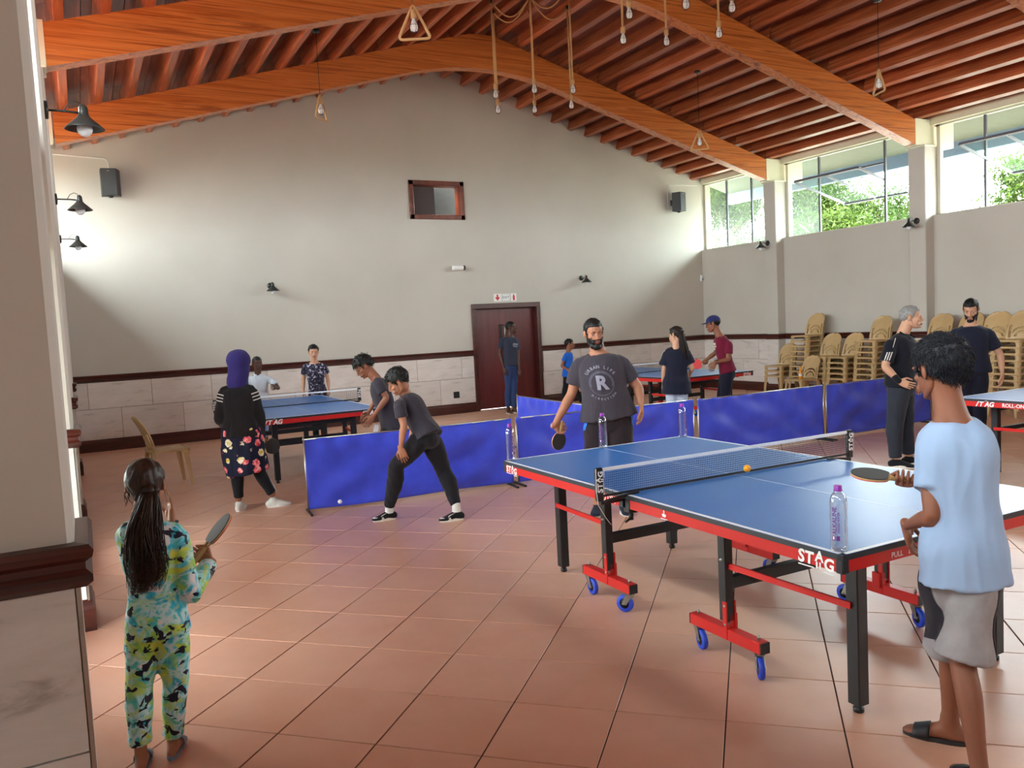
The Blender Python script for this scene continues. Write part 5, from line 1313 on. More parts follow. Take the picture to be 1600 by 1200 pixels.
# joint positions in metres: B ground point, n horizontal view direction, hd head, nk neck, pel pelvis, s/e/w shoulder, elbow, wrist, k/a knee, ankle (L, R)
JO = {
 'girl': {'B': [0.135, 3.439, 0.0], 'n': [0.0392, 0.9992], 'hd': [0.188, 3.467, 1.109], 'nk': [0.182, 3.437, 0.968], 'pel': [0.185, 3.437, 0.595], 'sL': [0.11, 3.44, 0.946], 'sR': [0.277, 3.433, 0.914], 'eR': [0.308, 3.392, 0.665], 'wR': [0.375, 3.54, 0.768], 'eL': [0.164, 3.608, 0.75], 'wL': [0.282, 3.633, 0.921], 'kL': [0.101, 3.46, 0.321], 'kR': [0.235, 3.455, 0.299], 'aL': [0.086, 3.421, 0.076], 'aR': [0.205, 3.466, 0.057]},
 'hijab': {'B': [1.386, 8.05, 0.0], 'n': [0.1697, 0.9855], 'hd': [1.346, 8.087, 1.415], 'nk': [1.304, 8.064, 1.222], 'pel': [1.314, 8.062, 0.79], 'sL': [1.193, 8.134, 1.161], 'sR': [1.41, 8.015, 1.161], 'eR': [1.473, 8.005, 0.902], 'wR': [1.529, 8.127, 0.685], 'eL': [1.135, 8.144, 0.912], 'wL': [1.192, 8.337, 0.816], 'kL': [1.245, 8.074, 0.392], 'kR': [1.431, 8.042, 0.391], 'aL': [1.237, 8.076, 0.112], 'aR': [1.547, 8.022, 0.12]},
 'polo': {'B': [2.272, 12.5, 0.0], 'n': [0.1788, 0.9839], 'hd': [2.327, 12.49, 1.262], 'nk': [2.328, 12.51, 1.098], 'pel': [2.325, 12.49, 0.722], 'sL': [2.508, 12.457, 1.008], 'sR': [2.148, 12.523, 1.015], 'eL': [2.579, 12.343, 0.882], 'wL': [2.488, 12.125, 0.9], 'eR': [2.105, 12.53, 0.797], 'wR': [2.109, 12.479, 0.589], 'kL': [2.358, 12.454, 0.374], 'kR': [2.242, 12.475, 0.384], 'aL': [2.37, 12.482, 0.068], 'aR': [2.244, 12.505, 0.08]},
 'camo': {'B': [3.132, 12.4, 0.0], 'n': [0.2449, 0.9696], 'hd': [3.152, 12.374, 1.384], 'nk': [3.156, 12.394, 1.226], 'pel': [3.18, 12.388, 0.731], 'sL': [3.292, 12.36, 1.169], 'sR': [3.024, 12.427, 1.176], 'eL': [3.34, 12.368, 0.967], 'wL': [3.329, 12.299, 0.793], 'eR': [2.987, 12.457, 0.971], 'wR': [2.959, 12.392, 0.79], 'kL': [3.217, 12.348, 0.413], 'kR': [3.105, 12.376, 0.412], 'aL': [3.231, 12.375, 0.081], 'aR': [3.11, 12.406, 0.081]},
 'lean': {'B': [2.738, 8.1, 0.0], 'n': [0.3202, 0.9473], 'hd': [2.585, 8.152, 1.296], 'nk': [2.702, 8.112, 1.175], 'pel': [2.825, 8.071, 0.695], 'sL': [2.671, 7.985, 1.142], 'sR': [2.783, 8.211, 1.138], 'eL': [2.737, 7.931, 0.968], 'wL': [2.585, 7.941, 0.79], 'eR': [2.75, 8.254, 0.962], 'wR': [2.63, 8.242, 0.803], 'kL': [2.693, 8.031, 0.39], 'kR': [2.77, 8.174, 0.378], 'aL': [2.735, 8.016, 0.049], 'aR': [2.815, 8.159, 0.057]},
 'bend': {'B': [2.494, 6.567, 0.0], 'n': [0.355, 0.9349], 'hd': [2.388, 6.607, 1.219], 'nk': [2.475, 6.66, 1.098], 'pel': [2.576, 6.472, 0.767], 'sL': [2.338, 6.487, 1.037], 'sR': [2.521, 6.696, 1.03], 'eL': [2.358, 6.437, 0.854], 'wL': [2.323, 6.45, 0.666], 'eR': [2.566, 6.722, 0.824], 'wR': [2.505, 6.723, 0.625], 'kL': [2.324, 6.578, 0.496], 'kR': [2.727, 6.5, 0.397], 'aL': [2.291, 6.751, 0.106], 'aR': [2.755, 6.34, 0.125]},
 'door': {'B': [7.006, 13.36, 0.0], 'n': [0.4644, 0.8856], 'hd': [7.099, 13.311, 1.587], 'nk': [7.071, 13.326, 1.434], 'pel': [7.058, 13.333, 0.922], 'sL': [7.197, 13.316, 1.355], 'sR': [6.918, 13.35, 1.371], 'eL': [7.19, 13.286, 1.057], 'wL': [7.167, 13.219, 0.809], 'eR': [6.865, 13.378, 1.124], 'wR': [6.892, 13.307, 0.85], 'kL': [7.092, 13.315, 0.5], 'kR': [7.007, 13.359, 0.493], 'aL': [7.084, 13.319, 0.092], 'aR': [6.979, 13.374, 0.11]},
 'blue': {'B': [8.111, 13.1, 0.0], 'n': [0.5264, 0.8502], 'hd': [8.191, 13.05, 1.215], 'nk': [8.165, 13.066, 1.082], 'pel': [8.139, 13.082, 0.682], 'sR': [8.069, 13.008, 1.028], 'sL': [8.237, 13.14, 1.016], 'eR': [7.989, 13.035, 0.816], 'wR': [8.026, 12.917, 0.755], 'eL': [8.197, 13.188, 0.798], 'wL': [8.256, 13.128, 0.721], 'kR': [8.072, 13.065, 0.419], 'kL': [8.279, 13.055, 0.378], 'aR': [8.023, 13.084, 0.105], 'aL': [8.377, 13.006, 0.09]},
 'beard': {'B': [3.9, 5.72, 0.0], 'n': [0.5633, 0.8262], 'hd': [3.84, 5.725, 1.552], 'nk': [3.878, 5.735, 1.392], 'pel': [3.932, 5.699, 0.875], 'sL': [4.031, 5.631, 1.302], 'sR': [3.744, 5.826, 1.296], 'eL': [4.166, 5.575, 1.065], 'wL': [4.129, 5.491, 0.92], 'eR': [3.691, 5.887, 1.034], 'wR': [3.572, 5.847, 0.839], 'kL': [3.998, 5.617, 0.441], 'kR': [3.81, 5.745, 0.459], 'aL': [4.016, 5.641, 0.057], 'aR': [3.831, 5.767, 0.063]},
 'pony': {'B': [6.806, 8.3, 0.0], 'n': [0.6341, 0.7733], 'hd': [6.839, 8.299, 1.403], 'nk': [6.828, 8.282, 1.253], 'pel': [6.816, 8.292, 0.795], 'sL': [6.745, 8.35, 1.2], 'sR': [6.909, 8.216, 1.199], 'eL': [6.681, 8.376, 0.962], 'wL': [6.7, 8.425, 0.757], 'eR': [6.972, 8.164, 0.971], 'wR': [7.093, 8.349, 0.873], 'kL': [6.781, 8.347, 0.434], 'kR': [6.876, 8.268, 0.439], 'aL': [6.764, 8.334, 0.065], 'aR': [6.86, 8.256, 0.07]},
 'cap': {'B': [8.215, 8.95, 0.0], 'n': [0.6762, 0.7367], 'hd': [8.13, 9.028, 1.511], 'nk': [8.193, 8.97, 1.349], 'pel': [8.268, 8.902, 0.833], 'sL': [8.207, 8.794, 1.218], 'sR': [8.299, 9.05, 1.25], 'eL': [8.175, 8.783, 0.99], 'wL': [8.004, 8.873, 0.963], 'eR': [8.275, 9.167, 1.072], 'wR': [8.097, 9.194, 0.951], 'kL': [8.192, 8.889, 0.467], 'kR': [8.254, 9.023, 0.454], 'aL': [8.19, 8.864, 0.095], 'aR': [8.266, 9.012, 0.084]},
 'grey': {'B': [7.331, 5.455, 0.0], 'n': [0.8023, 0.597], 'hd': [7.42, 5.335, 1.521], 'nk': [7.37, 5.402, 1.363], 'pel': [7.356, 5.422, 0.874], 'sR': [7.17, 5.386, 1.276], 'sL': [7.512, 5.463, 1.284], 'eR': [7.073, 5.383, 1.045], 'wR': [7.132, 5.271, 0.898], 'eL': [7.558, 5.435, 0.997], 'wL': [7.487, 5.329, 0.841], 'kR': [7.264, 5.412, 0.476], 'kL': [7.445, 5.435, 0.469], 'aR': [7.252, 5.41, 0.082], 'aL': [7.46, 5.415, 0.096]},
 'navy': {'B': [9.106, 5.8, 0.0], 'n': [0.8434, 0.5372], 'hd': [9.095, 5.78, 1.56], 'nk': [9.111, 5.791, 1.383], 'pel': [9.113, 5.789, 0.893], 'sL': [9.2, 5.652, 1.288], 'sR': [9.027, 5.924, 1.3], 'eL': [9.293, 5.562, 1.018], 'wL': [9.234, 5.506, 0.818], 'eR': [8.989, 6.021, 0.994], 'wR': [8.878, 5.823, 0.797], 'kL': [9.128, 5.71, 0.477], 'kR': [9.048, 5.836, 0.477], 'aL': [9.162, 5.712, 0.077], 'aR': [9.071, 5.855, 0.073]},
 'front': {'B': [2.695, 1.768, 0.0], 'n': [0.8361, 0.5485], 'hd': [2.692, 1.828, 1.426], 'nk': [2.688, 1.779, 1.267], 'pel': [2.701, 1.759, 0.794], 'sL': [2.67, 1.86, 1.165], 'sR': [2.716, 1.7, 1.168], 'eL': [2.601, 1.801, 0.915], 'wL': [2.685, 1.966, 0.832], 'eR': [2.893, 1.813, 0.929], 'wR': [2.836, 2.046, 0.98], 'kL': [2.765, 1.844, 0.376], 'kR': [2.659, 1.731, 0.404], 'aL': [2.794, 1.872, 0.077], 'aR': [2.562, 1.606, 0.045]}}
EX = {'pad_girl_c': [0.453, 3.557, 0.865], 'pad_girl_h': [0.389, 3.549, 0.796], 'pad_girl_t': [0.485, 3.555, 0.917], 'pad_hij_c': [1.593, 8.116, 0.583], 'pad_hij_h': [1.527, 8.127, 0.66], 'pad_beard_c': [3.523, 5.856, 0.651], 'pad_beard_h': [3.55, 5.849, 0.764], 'pad_cap_c': [8.015, 9.269, 0.927], 'pad_cap_h': [8.09, 9.2, 0.951], 'pad_front_c': [2.756, 2.167, 0.989], 'pad_front_h': [2.796, 2.107, 0.982], 'pad_navy_c': [8.875, 5.753, 0.726]}
def V(p): return V3(p)
def toes_of(s, aL, aR=None):
    """toe targets from headings in degrees, for the left and right foot"""
    out = {}
    for S, h in (('L', aL), ('R', aL if aR is None else aR)):
        a = math.radians(h); d = -s.n*math.cos(a)+s.right*math.sin(a); out[S] = s.j['a'+S]+d*.2
    return out
# ---------------------------------------------------------------- girl in a tie-dyed set (near left, back view)
def m_tiedye():
    m = Mat('tie_dyed_print'); v = m.coord(); n1 = m.noise(v, 14, 3, .55, .8); n2 = m.noise(m.coord(loc=(3, 7, 1)), 12, 3, .55, .8); n3 = m.noise(m.coord(loc=(9, 2, 5), scale=(1, 1, 1.25)), 17, 2.5, .6, .7)
    c = m.ramp(n1, [(.30, '1f8fc0'), (.42, '35c0d4'), (.52, 'c9e8ec'), (.60, '52c6c0'), (.72, '2d9fd0')])
    c = m.mix(m.ramp(n2, [(.47, (0, 0, 0)), (.60, (1, 1, 1))]), c, m.ramp(n1, [(.35, 'd9dc4e'), (.55, 'a8cf58'), (.7, '7fbf5c')]))
    c = m.mix(m.ramp(n2, [(.32, (1, 1, 1)), (.41, (0, 0, 0))]), c, 'e6e2e6')
    c = m.mix(m.ramp(n3, [(.585, (0, 0, 0)), (.605, (1, 1, 1))]), c, '15122a')
    m.set(c, .6, spec=.3, Sheen_Weight=.1); m.bump(m.noise(v, 300, 2), .1, .001); return m.m
TD = m_tiedye()
p = Person('girl', 'girl in tie-dyed top and trousers with a long ponytail, back to the viewer', 1.24, 172, (165, -4), .88, 'tan')
p.grip('R', EX['pad_girl_c'], EX['pad_girl_h'], p.n*.5-p.right*.6+V3((0, 0, .5))); p.body(.009, ('open', 'grip'), {S: toes_of(p, 175, 165)[S] for S in 'LR'}, {'L': (0, 0, 1), 'R': V(EX['pad_girl_c'])-p.B-p.j['wR']}, {'L': -p.right*1.0-p.n*.25, 'R': -p.right-p.n*.3})
p.shirt(TD, -.20, 1.93, .022, .012, .009, 'top', .018, .009); p.trousers(TD, 1.90, .017, .009, 'trousers', .1, .004, .009); p.brows(HAIRB)
HB = m_hair('long_dark_brown_hair', '2c1b14', .45)
p.hair(HB, .016, .0, .058, -.09, -.03, 4, 0)
hl = p.HM
q0 = hl @ V3((.035, -.100, -.022)); mb = MB(); ell(mb, q0, (.026, .024, .024)); ell(mb, q0+p.right*.0-V3((0, 0, .02)), (.02, .02, .026)); ell(mb, q0+p.right*.022, (.018, .015, .018)); mb.build('hair_bun', HB, p.t)
gd = lambda px: V3(px)
tail = [(q0, .024), (q0-V3((0, 0, .06))-p.n*.035-p.right*.012, .040), (q0-V3((0, 0, .15))-p.n*.045-p.right*.026, .054), (q0-V3((0, 0, .25))-p.n*.04-p.right*.030, .058), (q0-V3((0, 0, .33))-p.n*.035-p.right*.034, .050), (q0-V3((0, 0, .41))-p.n*.03-p.right*.05, .026)]
mb = MB(); loft(mb, [(c, r*.9, r*.5) for c, r in tail[:5]], p.right, 16, 20); mb.build('ponytail_core', HB, p.t)
strands(p, 'ponytail', HB, tail, 620, .0022, 1.08, 5, waves=.026)
strands(p, 'loose_hair', HB, [(hl @ V3((-.078, -.01, .0)), .008), (hl @ V3((-.088, .0, -.06)), .012), (hl @ V3((-.080, .01, -.12)), .006)], 9, .0016, 1.5, 8)
SL = plain('blue_grey_slide', '76879c', .5)
def slides(s, toes, mat, sock=None):
    for S in 'LR':
        k = s.s; A = s.j['a'+S]; d = V3(toes[S])-A; d.z = 0; d.normalize(); sd = d.cross(V3((0, 0, 1))); h = V3((A.x, A.y, 0)); out = []
        for q in range(28):
            an = 2*PI*q/28; x = math.cos(an); y = math.sin(an); out.append(h+d*(.128*x+.055)*k+sd*(.047 if x > 0 else .040)*k*math.copysign(abs(y)**.8, y))
        n = 28; m2 = MB(); m2.add([p_ for p_ in out]+[p_+V3((0, 0, .016)) for p_ in out], [(i, (i+1) % n, (i+1) % n+n, i+n) for i in range(n)]+[tuple(range(n))[::-1], tuple(range(n, 2*n))]); u = m2.build('slide_sole', mat, s.t)
        st = MB(); vs = []
        for i in range(5):
            x = (.075+.016*i)*k
            for q in range(13):
                an = PI*q/12; vs.append(h+d*x+sd*math.cos(an)*.050*k+V3((0, 0, .010+(.058-.006*i)*k*math.sin(an)**.7)))
        a, b = solid(vs, [(i*13+q, i*13+q+1, (i+1)*13+q+1, (i+1)*13+q) for i in range(4) for q in range(12)], .006); st.add(a, b, True); st.build('slide_strap', mat, u)
slides(p, toes_of(p, 175, 165), SL)
mb = MB(); mb.tube([p.j['wL']+(p.right*math.cos(a)*.024+p.n*math.sin(a)*.02)-V3((0, 0, .01)) for a in np.linspace(0, 2*PI, 15)[:-1]], .005, 6, closed=True); mb.build('wristband', MAT['blackplastic'], p.t)
paddle(EX['pad_girl_c'], EX['pad_girl_h'], -p.n*.10-p.right*1.0+V3((0, 0, .15)), 'black paddle held up by the girl in tie-dyed clothes')
# ---------------------------------------------------------------- woman in a purple headscarf
def m_floral():
    m = Mat('floral_print'); v = m.coord(); vo = m.n('ShaderNodeTexVoronoi'); vo.inputs['Scale'].default_value = 11; vo.inputs['Randomness'].default_value = .75; m.l(v, vo.inputs[0])
    d = m.math('ADD', vo.outputs['Distance'], m.math('MULTIPLY', m.noise(v, 42, 3), .34)); sx = m.n('ShaderNodeSeparateColor'); m.l(vo.outputs['Color'], sx.inputs[0])
    petal = m.mix(m.ramp(sx.outputs[0], [(.62, (0, 0, 0)), (.64, (1, 1, 1))], True), m.ramp(m.noise(v, 34, 3), [(.35, 'c02a38'), (.5, 'e8707a'), (.65, 'f0b8b4')]), m.ramp(m.noise(v, 30, 2), [(.4, 'd8b83c'), (.55, 'ece6d4')]))
    c = m.mix(m.ramp(d, [(.56, (1, 1, 1)), (.60, (0, 0, 0))]), '14162c', petal); m.set(c, .75, spec=.2); return m.m
p = Person('hijab', 'woman in a purple headscarf, black jacket and floral skirt beside the left table', 1.58, 152, (125, -8), 1.05, 'brown')
tt = toes_of(p, 165, 95); p.grip('R', EX['pad_hij_c'], EX['pad_hij_h'], p.n*.6+p.right*.5-V3((0, 0, .3)))
p.body(.011, ('relax', 'grip'), None, {'R': V3((.1, 0, -1))}); p.brows(HAIR)
JK = m_fabric('black_tracksuit_top', '1d191c')
p.shirt(JK, -.16, 1.9, .03, .03, .009, 'jacket', .022)
WT = m_fabric('white_stripe', 'd8d6d2')
for S in 'LR':      # three white stripes over each shoulder, one set shows at the cuff
    for k in range(3):
        a, e_ = p.j['s'+S], p.j['e'+S]; c = a.lerp(e_, .02+.13*k); d = (e_-a).normalized(); sg = 1 if S == 'R' else -1
        vs, fs = dense([((-.03, .004-.012, 0), (.10, .004+.012, 0), (.10, -.006+.012, 0), (-.03, -.006-.012, 0))]); p.project(p.shirto, vs, fs, c, p.right*sg, -d, p.n-p.right*sg*.35, WT, 'sleeve_stripe', .004)
def sk(mb):
    P = p.j['pel']; zt = P.z; 
    loft(mb, [(P+V3((0, 0, .02)), .19, .15), (P-V3((0, 0, .10)), .20, .165), (P-V3((0, 0, .24)), .205, .17), (V3((P.x, P.y, .36))+p.right*.03, .20, .165)], p.hipv, 26, 16, 2.2, False)
p.cloth('skirt', sk, m_floral(), .012, .016, 3, scale=(9, 9, 1.2))
p.trousers(BLACKF, 1.95, .010, .006, 'trousers', .02)
for k in (0, 1):
    kn, an = p.j['kR'], p.j['aR']; mb = MB(); o_ = p.right*.055+p.f*.0; mb.tube([kn.lerp(an, .35+.0*k)+o_*(.9+.1*k)+p.f*.012*k, kn.lerp(an, .9)+o_*.85+p.f*.012*k], .004, 5); mb.build('leg_stripe', WT, p.t)
def hj(mb):
    M = p.HM; 
    ell(mb, M @ V3((0, -.022, .034)), (.122*p.hs, .122*p.hs, .112*p.hs)); ell(mb, M @ V3((0, .02, -.05)), (.088*p.hs, .075*p.hs, .085*p.hs)); loft(mb, [(M @ V3((0, -.03, .02)), .100, .104), (M @ V3((0, -.012, -.07)), .100, .098), (p.j['nk']+V3((0, 0, .03)), .098, .088), (p.j['nk']-p.ax*.01, .100, .086), (p.j['nk']-p.ax*.05, .08, .07)], p.shv, 22, 14)
HJ = m_fabric('purple_headscarf', '2d2463', .8)
p.cloth('headscarf', hj, HJ, .009, .005, 6, scale=(14, 14, 8), cut=lambda c: not ((lambda q: q.y > .062 and abs(q.x) < .052 and -.085 < q.z < .055)(p.HM.inverted() @ V3(c))))
p.shoes(tt, WHITE_SH, SOLE, .034)
paddle(EX['pad_hij_c'], EX['pad_hij_h'], -p.n+p.right*.1, 'black and red paddle held low by the woman in a purple headscarf')
# ---------------------------------------------------------------- man in a white polo shirt
p = Person('polo', 'man in a white polo shirt and jeans facing the viewer across the left table', 1.42, 8, (20, -4), 1.0, 'dark')
p.body(.012, ('relax', 'relax')); p.shirt(m_fabric('white_polo', 'c4cbd6'), -.1, .6, .016, .012, .006); p.trousers(m_fabric('pale_blue_jeans', '7e9cc4'), 1.95, .014); p.hair(HAIR, .006, .002, .055, -.05, .012, 1, 40, .012); p.brows(HAIR)
def collar(s, mat, col2=None):
    for sx in (-1, 1):
        mb = MB(); n_ = s.j['nk']; a = n_+s.shv*sx*.062*s.s+V3((0, 0, .022)); b = n_+s.fr*.075*s.s+s.shv*sx*.012-V3((0, 0, .012)); c = n_+s.fr*.105*s.s+s.shv*sx*.055*s.s-V3((0, 0, .05)); d = n_+s.shv*sx*.085*s.s-V3((0, 0, .008))
        v_, f_ = solid([a, b, c, d], [(0, 1, 2, 3)], .006); mb.add(v_, f_); mb.build('collar', mat, s.t)
collar(p, p.shirto.data.materials[0]); p.shoes(toes_of(p, 10, -10), BLACKF, SOLE)
# ---------------------------------------------------------------- boy in a camouflage shirt
def m_camo():
    m = Mat('camouflage_print'); v = m.coord(); n1 = m.noise(v, 26, 3, .5, .6); n2 = m.noise(m.coord(loc=(4, 4, 4)), 30, 3, .5, .6)
    c = m.ramp(n1, [(.0, '1a1722'), (.46, '423c50'), (.55, '1d1a26')], True); c = m.mix(m.ramp(n2, [(.58, (0, 0, 0)), (.6, (1, 1, 1))]), c, 'a8a6bc'); m.set(c, .8, spec=.2); return m.m
p = Person('camo', 'boy in a grey camouflage T-shirt standing at the far end of the left table', 1.50, 2, (4, -6), .98, 'light')
p.body(.011); p.shirt(m_camo(), -.14, .6, .016, .014, .006); p.trousers(BLACKF, 1.95, .016); p.hair(HAIR, .017, .006, .058, -.05, .005, 2, 160, .022); p.brows(HAIR); p.shoes(toes_of(p, -10, -25), WHITE_SH, SOLE, .034)
# ---------------------------------------------------------------- boy leaning behind the barrier
p = Person('lean', 'boy with tousled hair leaning over behind the left blue barrier', 1.50, -75, (-78, -38), 1.0, 'brown')
p.body(.011); p.shirt(CHAR, -.14, .62, .018, .014, .008); p.trousers(BLACKF, 1.95, .016); p.hair(HAIR, .026, .016, .050, -.05, .0, 5, 330, .04); p.brows(HAIR); p.shoes(toes_of(p, -80), BLACKF, SOLE)
mb = MB(); mb.beam(p.j['pel']-p.right*.155-p.n*.09, p.j['pel']-p.right*.20-p.n*.09-V3((0, 0, .22)), .05, .006, p.n); mb.build('trouser_stripe', WT, p.t)
# ---------------------------------------------------------------- stooping boy in front of the barrier
p = Person('bend', 'boy in dark T-shirt and trousers stooping forward in front of the blue barrier', 1.50, -92, (-95, -32), .98, 'tan')
p.body(.009, ('relax', 'relax'), None, {'L': V3((0, 0, -1))+p.right*.3}); p.shirt(CHAR, -.13, .60, .020, .016, .009, voxel=.009); p.trousers(m_fabric('black_joggers', '1c1a20'), 1.97, .020, .011, 'trousers', .14, -.008, .009); p.hair(HAIR, .020, .008, .048, -.05, .0, 7, 300, .03); p.brows(HAIR)
tt = toes_of(p, -75, -80); p.shoes(tt, BLACKF, SOLE, .036)
for S in 'LR':
    A = p.j['a'+S]; d = (tt[S]-A); d.z = 0; d.normalize(); mb = MB(); loft(mb, [(A+V3((0, 0, -.045)), .036, .040), (A+V3((0, 0, .015)), .032, .036)], d.cross(V3((0, 0, 1))), 14, 6); mb.build('sock', WT, p.t)
    # small curved tick on the outer side
    sd = d.cross(V3((0, 0, 1))); sd = sd if sd.dot(p.n) < 0 else -sd; h = V3((A.x, A.y, 0)); mb = MB(); pts = [(.09, .030), (.075, .036), (.055, .048), (.02, .062), (.05, .055), (.08, .044)]
    mb.add([h+d*x+sd*.045+V3((0, 0, z+.012)) for x, z in pts], [(0, 1, 2, 5), (2, 3, 4, 5)]); mb.build('shoe_tick', WT, p.t)
# ---------------------------------------------------------------- man at the door
p = Person('door', 'man in a dark T-shirt and blue jeans standing in front of the brown door', 1.73, 48, (75, 2), .95, 'dark')
p.body(.012); p.shirt(m_fabric('slate_tshirt', '2f3242'), -.08, .6, .016, .010, .007); p.trousers(m_fabric('blue_denim', '2b3c66'), 1.97, .014, .008); p.hair(HAIR, .006, .002, .055, -.05, .012, 3, 40, .01); p.brows(HAIR); p.shoes(toes_of(p, 30, 10), plain('brown_leather', '4c2f22', .5), SOLE, .022)
vs, fs = dense([((-.07, .02, 0), (.07, .02, 0), (.06, .05, 0), (-.05, .06, 0)), ((-.06, -.01, 0), (.05, -.015, 0), (.05, .005, 0), (-.06, .01, 0))]); p.project(p.shirto, vs, fs, p.j['pel'].lerp(p.j['nk'], .62), -p.shv*-1, p.ax, -p.f, m_fabric('faded_print', '7c8090'), 'shirt_print')
# ---------------------------------------------------------------- boy in blue at the back wall
p = Person('blue', 'boy in a bright blue shirt far behind the bearded player, by the back wall', 1.32, 85, (92, -4), .95, 'brown')
p.body(.011); p.shirt(m_fabric('bright_blue_jersey', '1f5fc4'), -.2, .55, .014, .012, .006); p.trousers(BLACKF, 1.95, .012); p.hair(HAIR, .012, .004, .056, -.05, .008, 4, 100, .02); p.brows(HAIR); p.shoes(toes_of(p, 90), BLACKF, SOLE)
# ---------------------------------------------------------------- bearded player
p = Person('beard', 'bearded man in a grey printed T-shirt with a paddle, facing the viewer', 1.72, 6, (16, -8), 1.34, 'tan', 0, .95)
p.grip('R', EX['pad_beard_c'], EX['pad_beard_h'], p.n*.5+p.right*.6); p.body(.010, ('relax', 'grip'), None, {'L': V3((0, 0, -1))}); p.shirt(m_fabric('faded_charcoal_tshirt', '3b353e'), -.10, .66, .022, .03, .010, voxel=.010); p.trousers(m_fabric('dark_brown_shorts', '261d22'), 1.0, .03, .008, 'shorts', .1, .02)
p.hair(HAIR, .010, .003, .056, -.05, -.005, 6, 120, .014); p.beard(HAIR, .022, 1.2, 2); p.brows(HAIR)
p.shoes(toes_of(p, 10, -8), m_fabric('navy_trainer', '1c2234'), SOLE)
PR = m_fabric('pale_grey_print', '8d8a9a'); PR2 = m_fabric('dark_grey_print', '55525f')
def ringpoly(r0_, r1_, a0, a1, n=24): return [((r0_*math.cos(a0+(a1-a0)*k/n), r0_*math.sin(a0+(a1-a0)*k/n), 0), (r1_*math.cos(a0+(a1-a0)*k/n), r1_*math.sin(a0+(a1-a0)*k/n), 0), (r1_*math.cos(a0+(a1-a0)*(k+1)/n), r1_*math.sin(a0+(a1-a0)*(k+1)/n), 0), (r0_*math.cos(a0+(a1-a0)*(k+1)/n), r0_*math.sin(a0+(a1-a0)*(k+1)/n), 0)) for k in range(n)]
og = p.j['pel'].lerp(p.j['nk'], .50)+p.shv*-.03; Ax = p.shv; dirn = -p.f
vs, fs = dense(ringpoly(.085, .105, -.3, PI+.3)+ringpoly(.098, .105, PI+.3, 2*PI-.3)); p.project(p.shirto, vs, fs, og, Ax, p.ax, dirn, PR2, 'shirt_print')
for body_, rad_, a0, a1, sz in (('URBAN LIFE', .138, 2.45, .62, .036), ('DIRECTION', -.135, -2.3, -.75, .024)):
    for i, ch in enumerate(body_):
        if ch == ' ': continue
        a = a0+(a1-a0)*i/(len(body_)-1); v_, f_ = text_geo(ch, sz, .02); r = abs(rad_); rot = a-PI/2 if rad_ > 0 else a+PI/2; cs, sn = math.cos(rot), math.sin(rot)
        p.project(p.shirto, [(r*math.cos(a)+q.x*cs-q.y*sn, r*math.sin(a)+q.x*sn+q.y*cs, 0) for q in v_], f_, og, Ax, p.ax, dirn, PR, 'shirt_lettering')
v_, f_ = text_geo('R', .16, .04); p.project(p.shirto, v_, f_, og, Ax, p.ax, dirn, PR, 'shirt_lettering', .008)
for sx in (-1, 1):
    vs, fs = dense([((sx*.10, .06, 0), (sx*.24, .09, 0), (sx*.24, -.12, 0), (sx*.17, -.10, 0))]); p.project(p.pants, vs, fs, p.j['pel']-V3((0, 0, .04)), p.left*1, V3((0, 0, 1)), dirn-p.left*sx*.5, m_fabric('blue_side_panel', '2f6ec8'), 'shorts_panel', .006)
paddle(EX['pad_beard_c'], EX['pad_beard_h'], -p.n*.75+p.right*.75, 'black paddle held down by the bearded man in a grey T-shirt')
# ---------------------------------------------------------------- girl with a long ponytail in black
p = Person('pony', 'girl with a long dark ponytail and oversized black T-shirt by the corner table', 1.54, -160, (-125, -6), .95, 'light')
p.body(.011); p.shirt(NAVY, -.32, .75, .035, .045, .010, cuff=.04); p.trousers(m_fabric('pale_trousers', 'b4bccb'), 1.95, .02); p.hair(HAIRB, .017, .003, .054, -.07, -.01, 9, 60, .04); p.brows(HAIR); p.shoes(toes_of(p, 180), WHITE_SH, SOLE)
q0 = p.HM @ V3((0, -.10, .055)); tl = [(q0, .02), (q0-p.n*.03-V3((0, 0, .08)), .035), (q0-p.n*.03-V3((0, 0, .2))+p.right*.02, .045), (q0-p.n*.025-V3((0, 0, .33))+p.right*.035, .048), (q0-p.n*.02-V3((0, 0, .45))+p.right*.05, .03)]
mb = MB(); loft(mb, [(c, r*.95, r*.6) for c, r in tl], p.right, 14, 16); mb.build('ponytail_core', HAIRB, p.t); strands(p, 'ponytail', HAIRB, tl, 90, .006, 1.15, 3)
mb = MB(); mb.lathe([(.02, -.008), (.024, 0), (.02, .008)], 14, q0); mb.build('hair_tie', plain('pale_hair_tie', 'c8b4a8', .5), p.t)
vs, fs = dense([((-.012, -.05, 0), (.012, -.05, 0), (.012, .06, 0), (-.012, .06, 0))]); p.project(p.shirto, vs, fs, p.j['sL']-V3((0, 0, .02)), p.n, V3((0, 0, 1)), p.right, WT, 'shoulder_stripe')
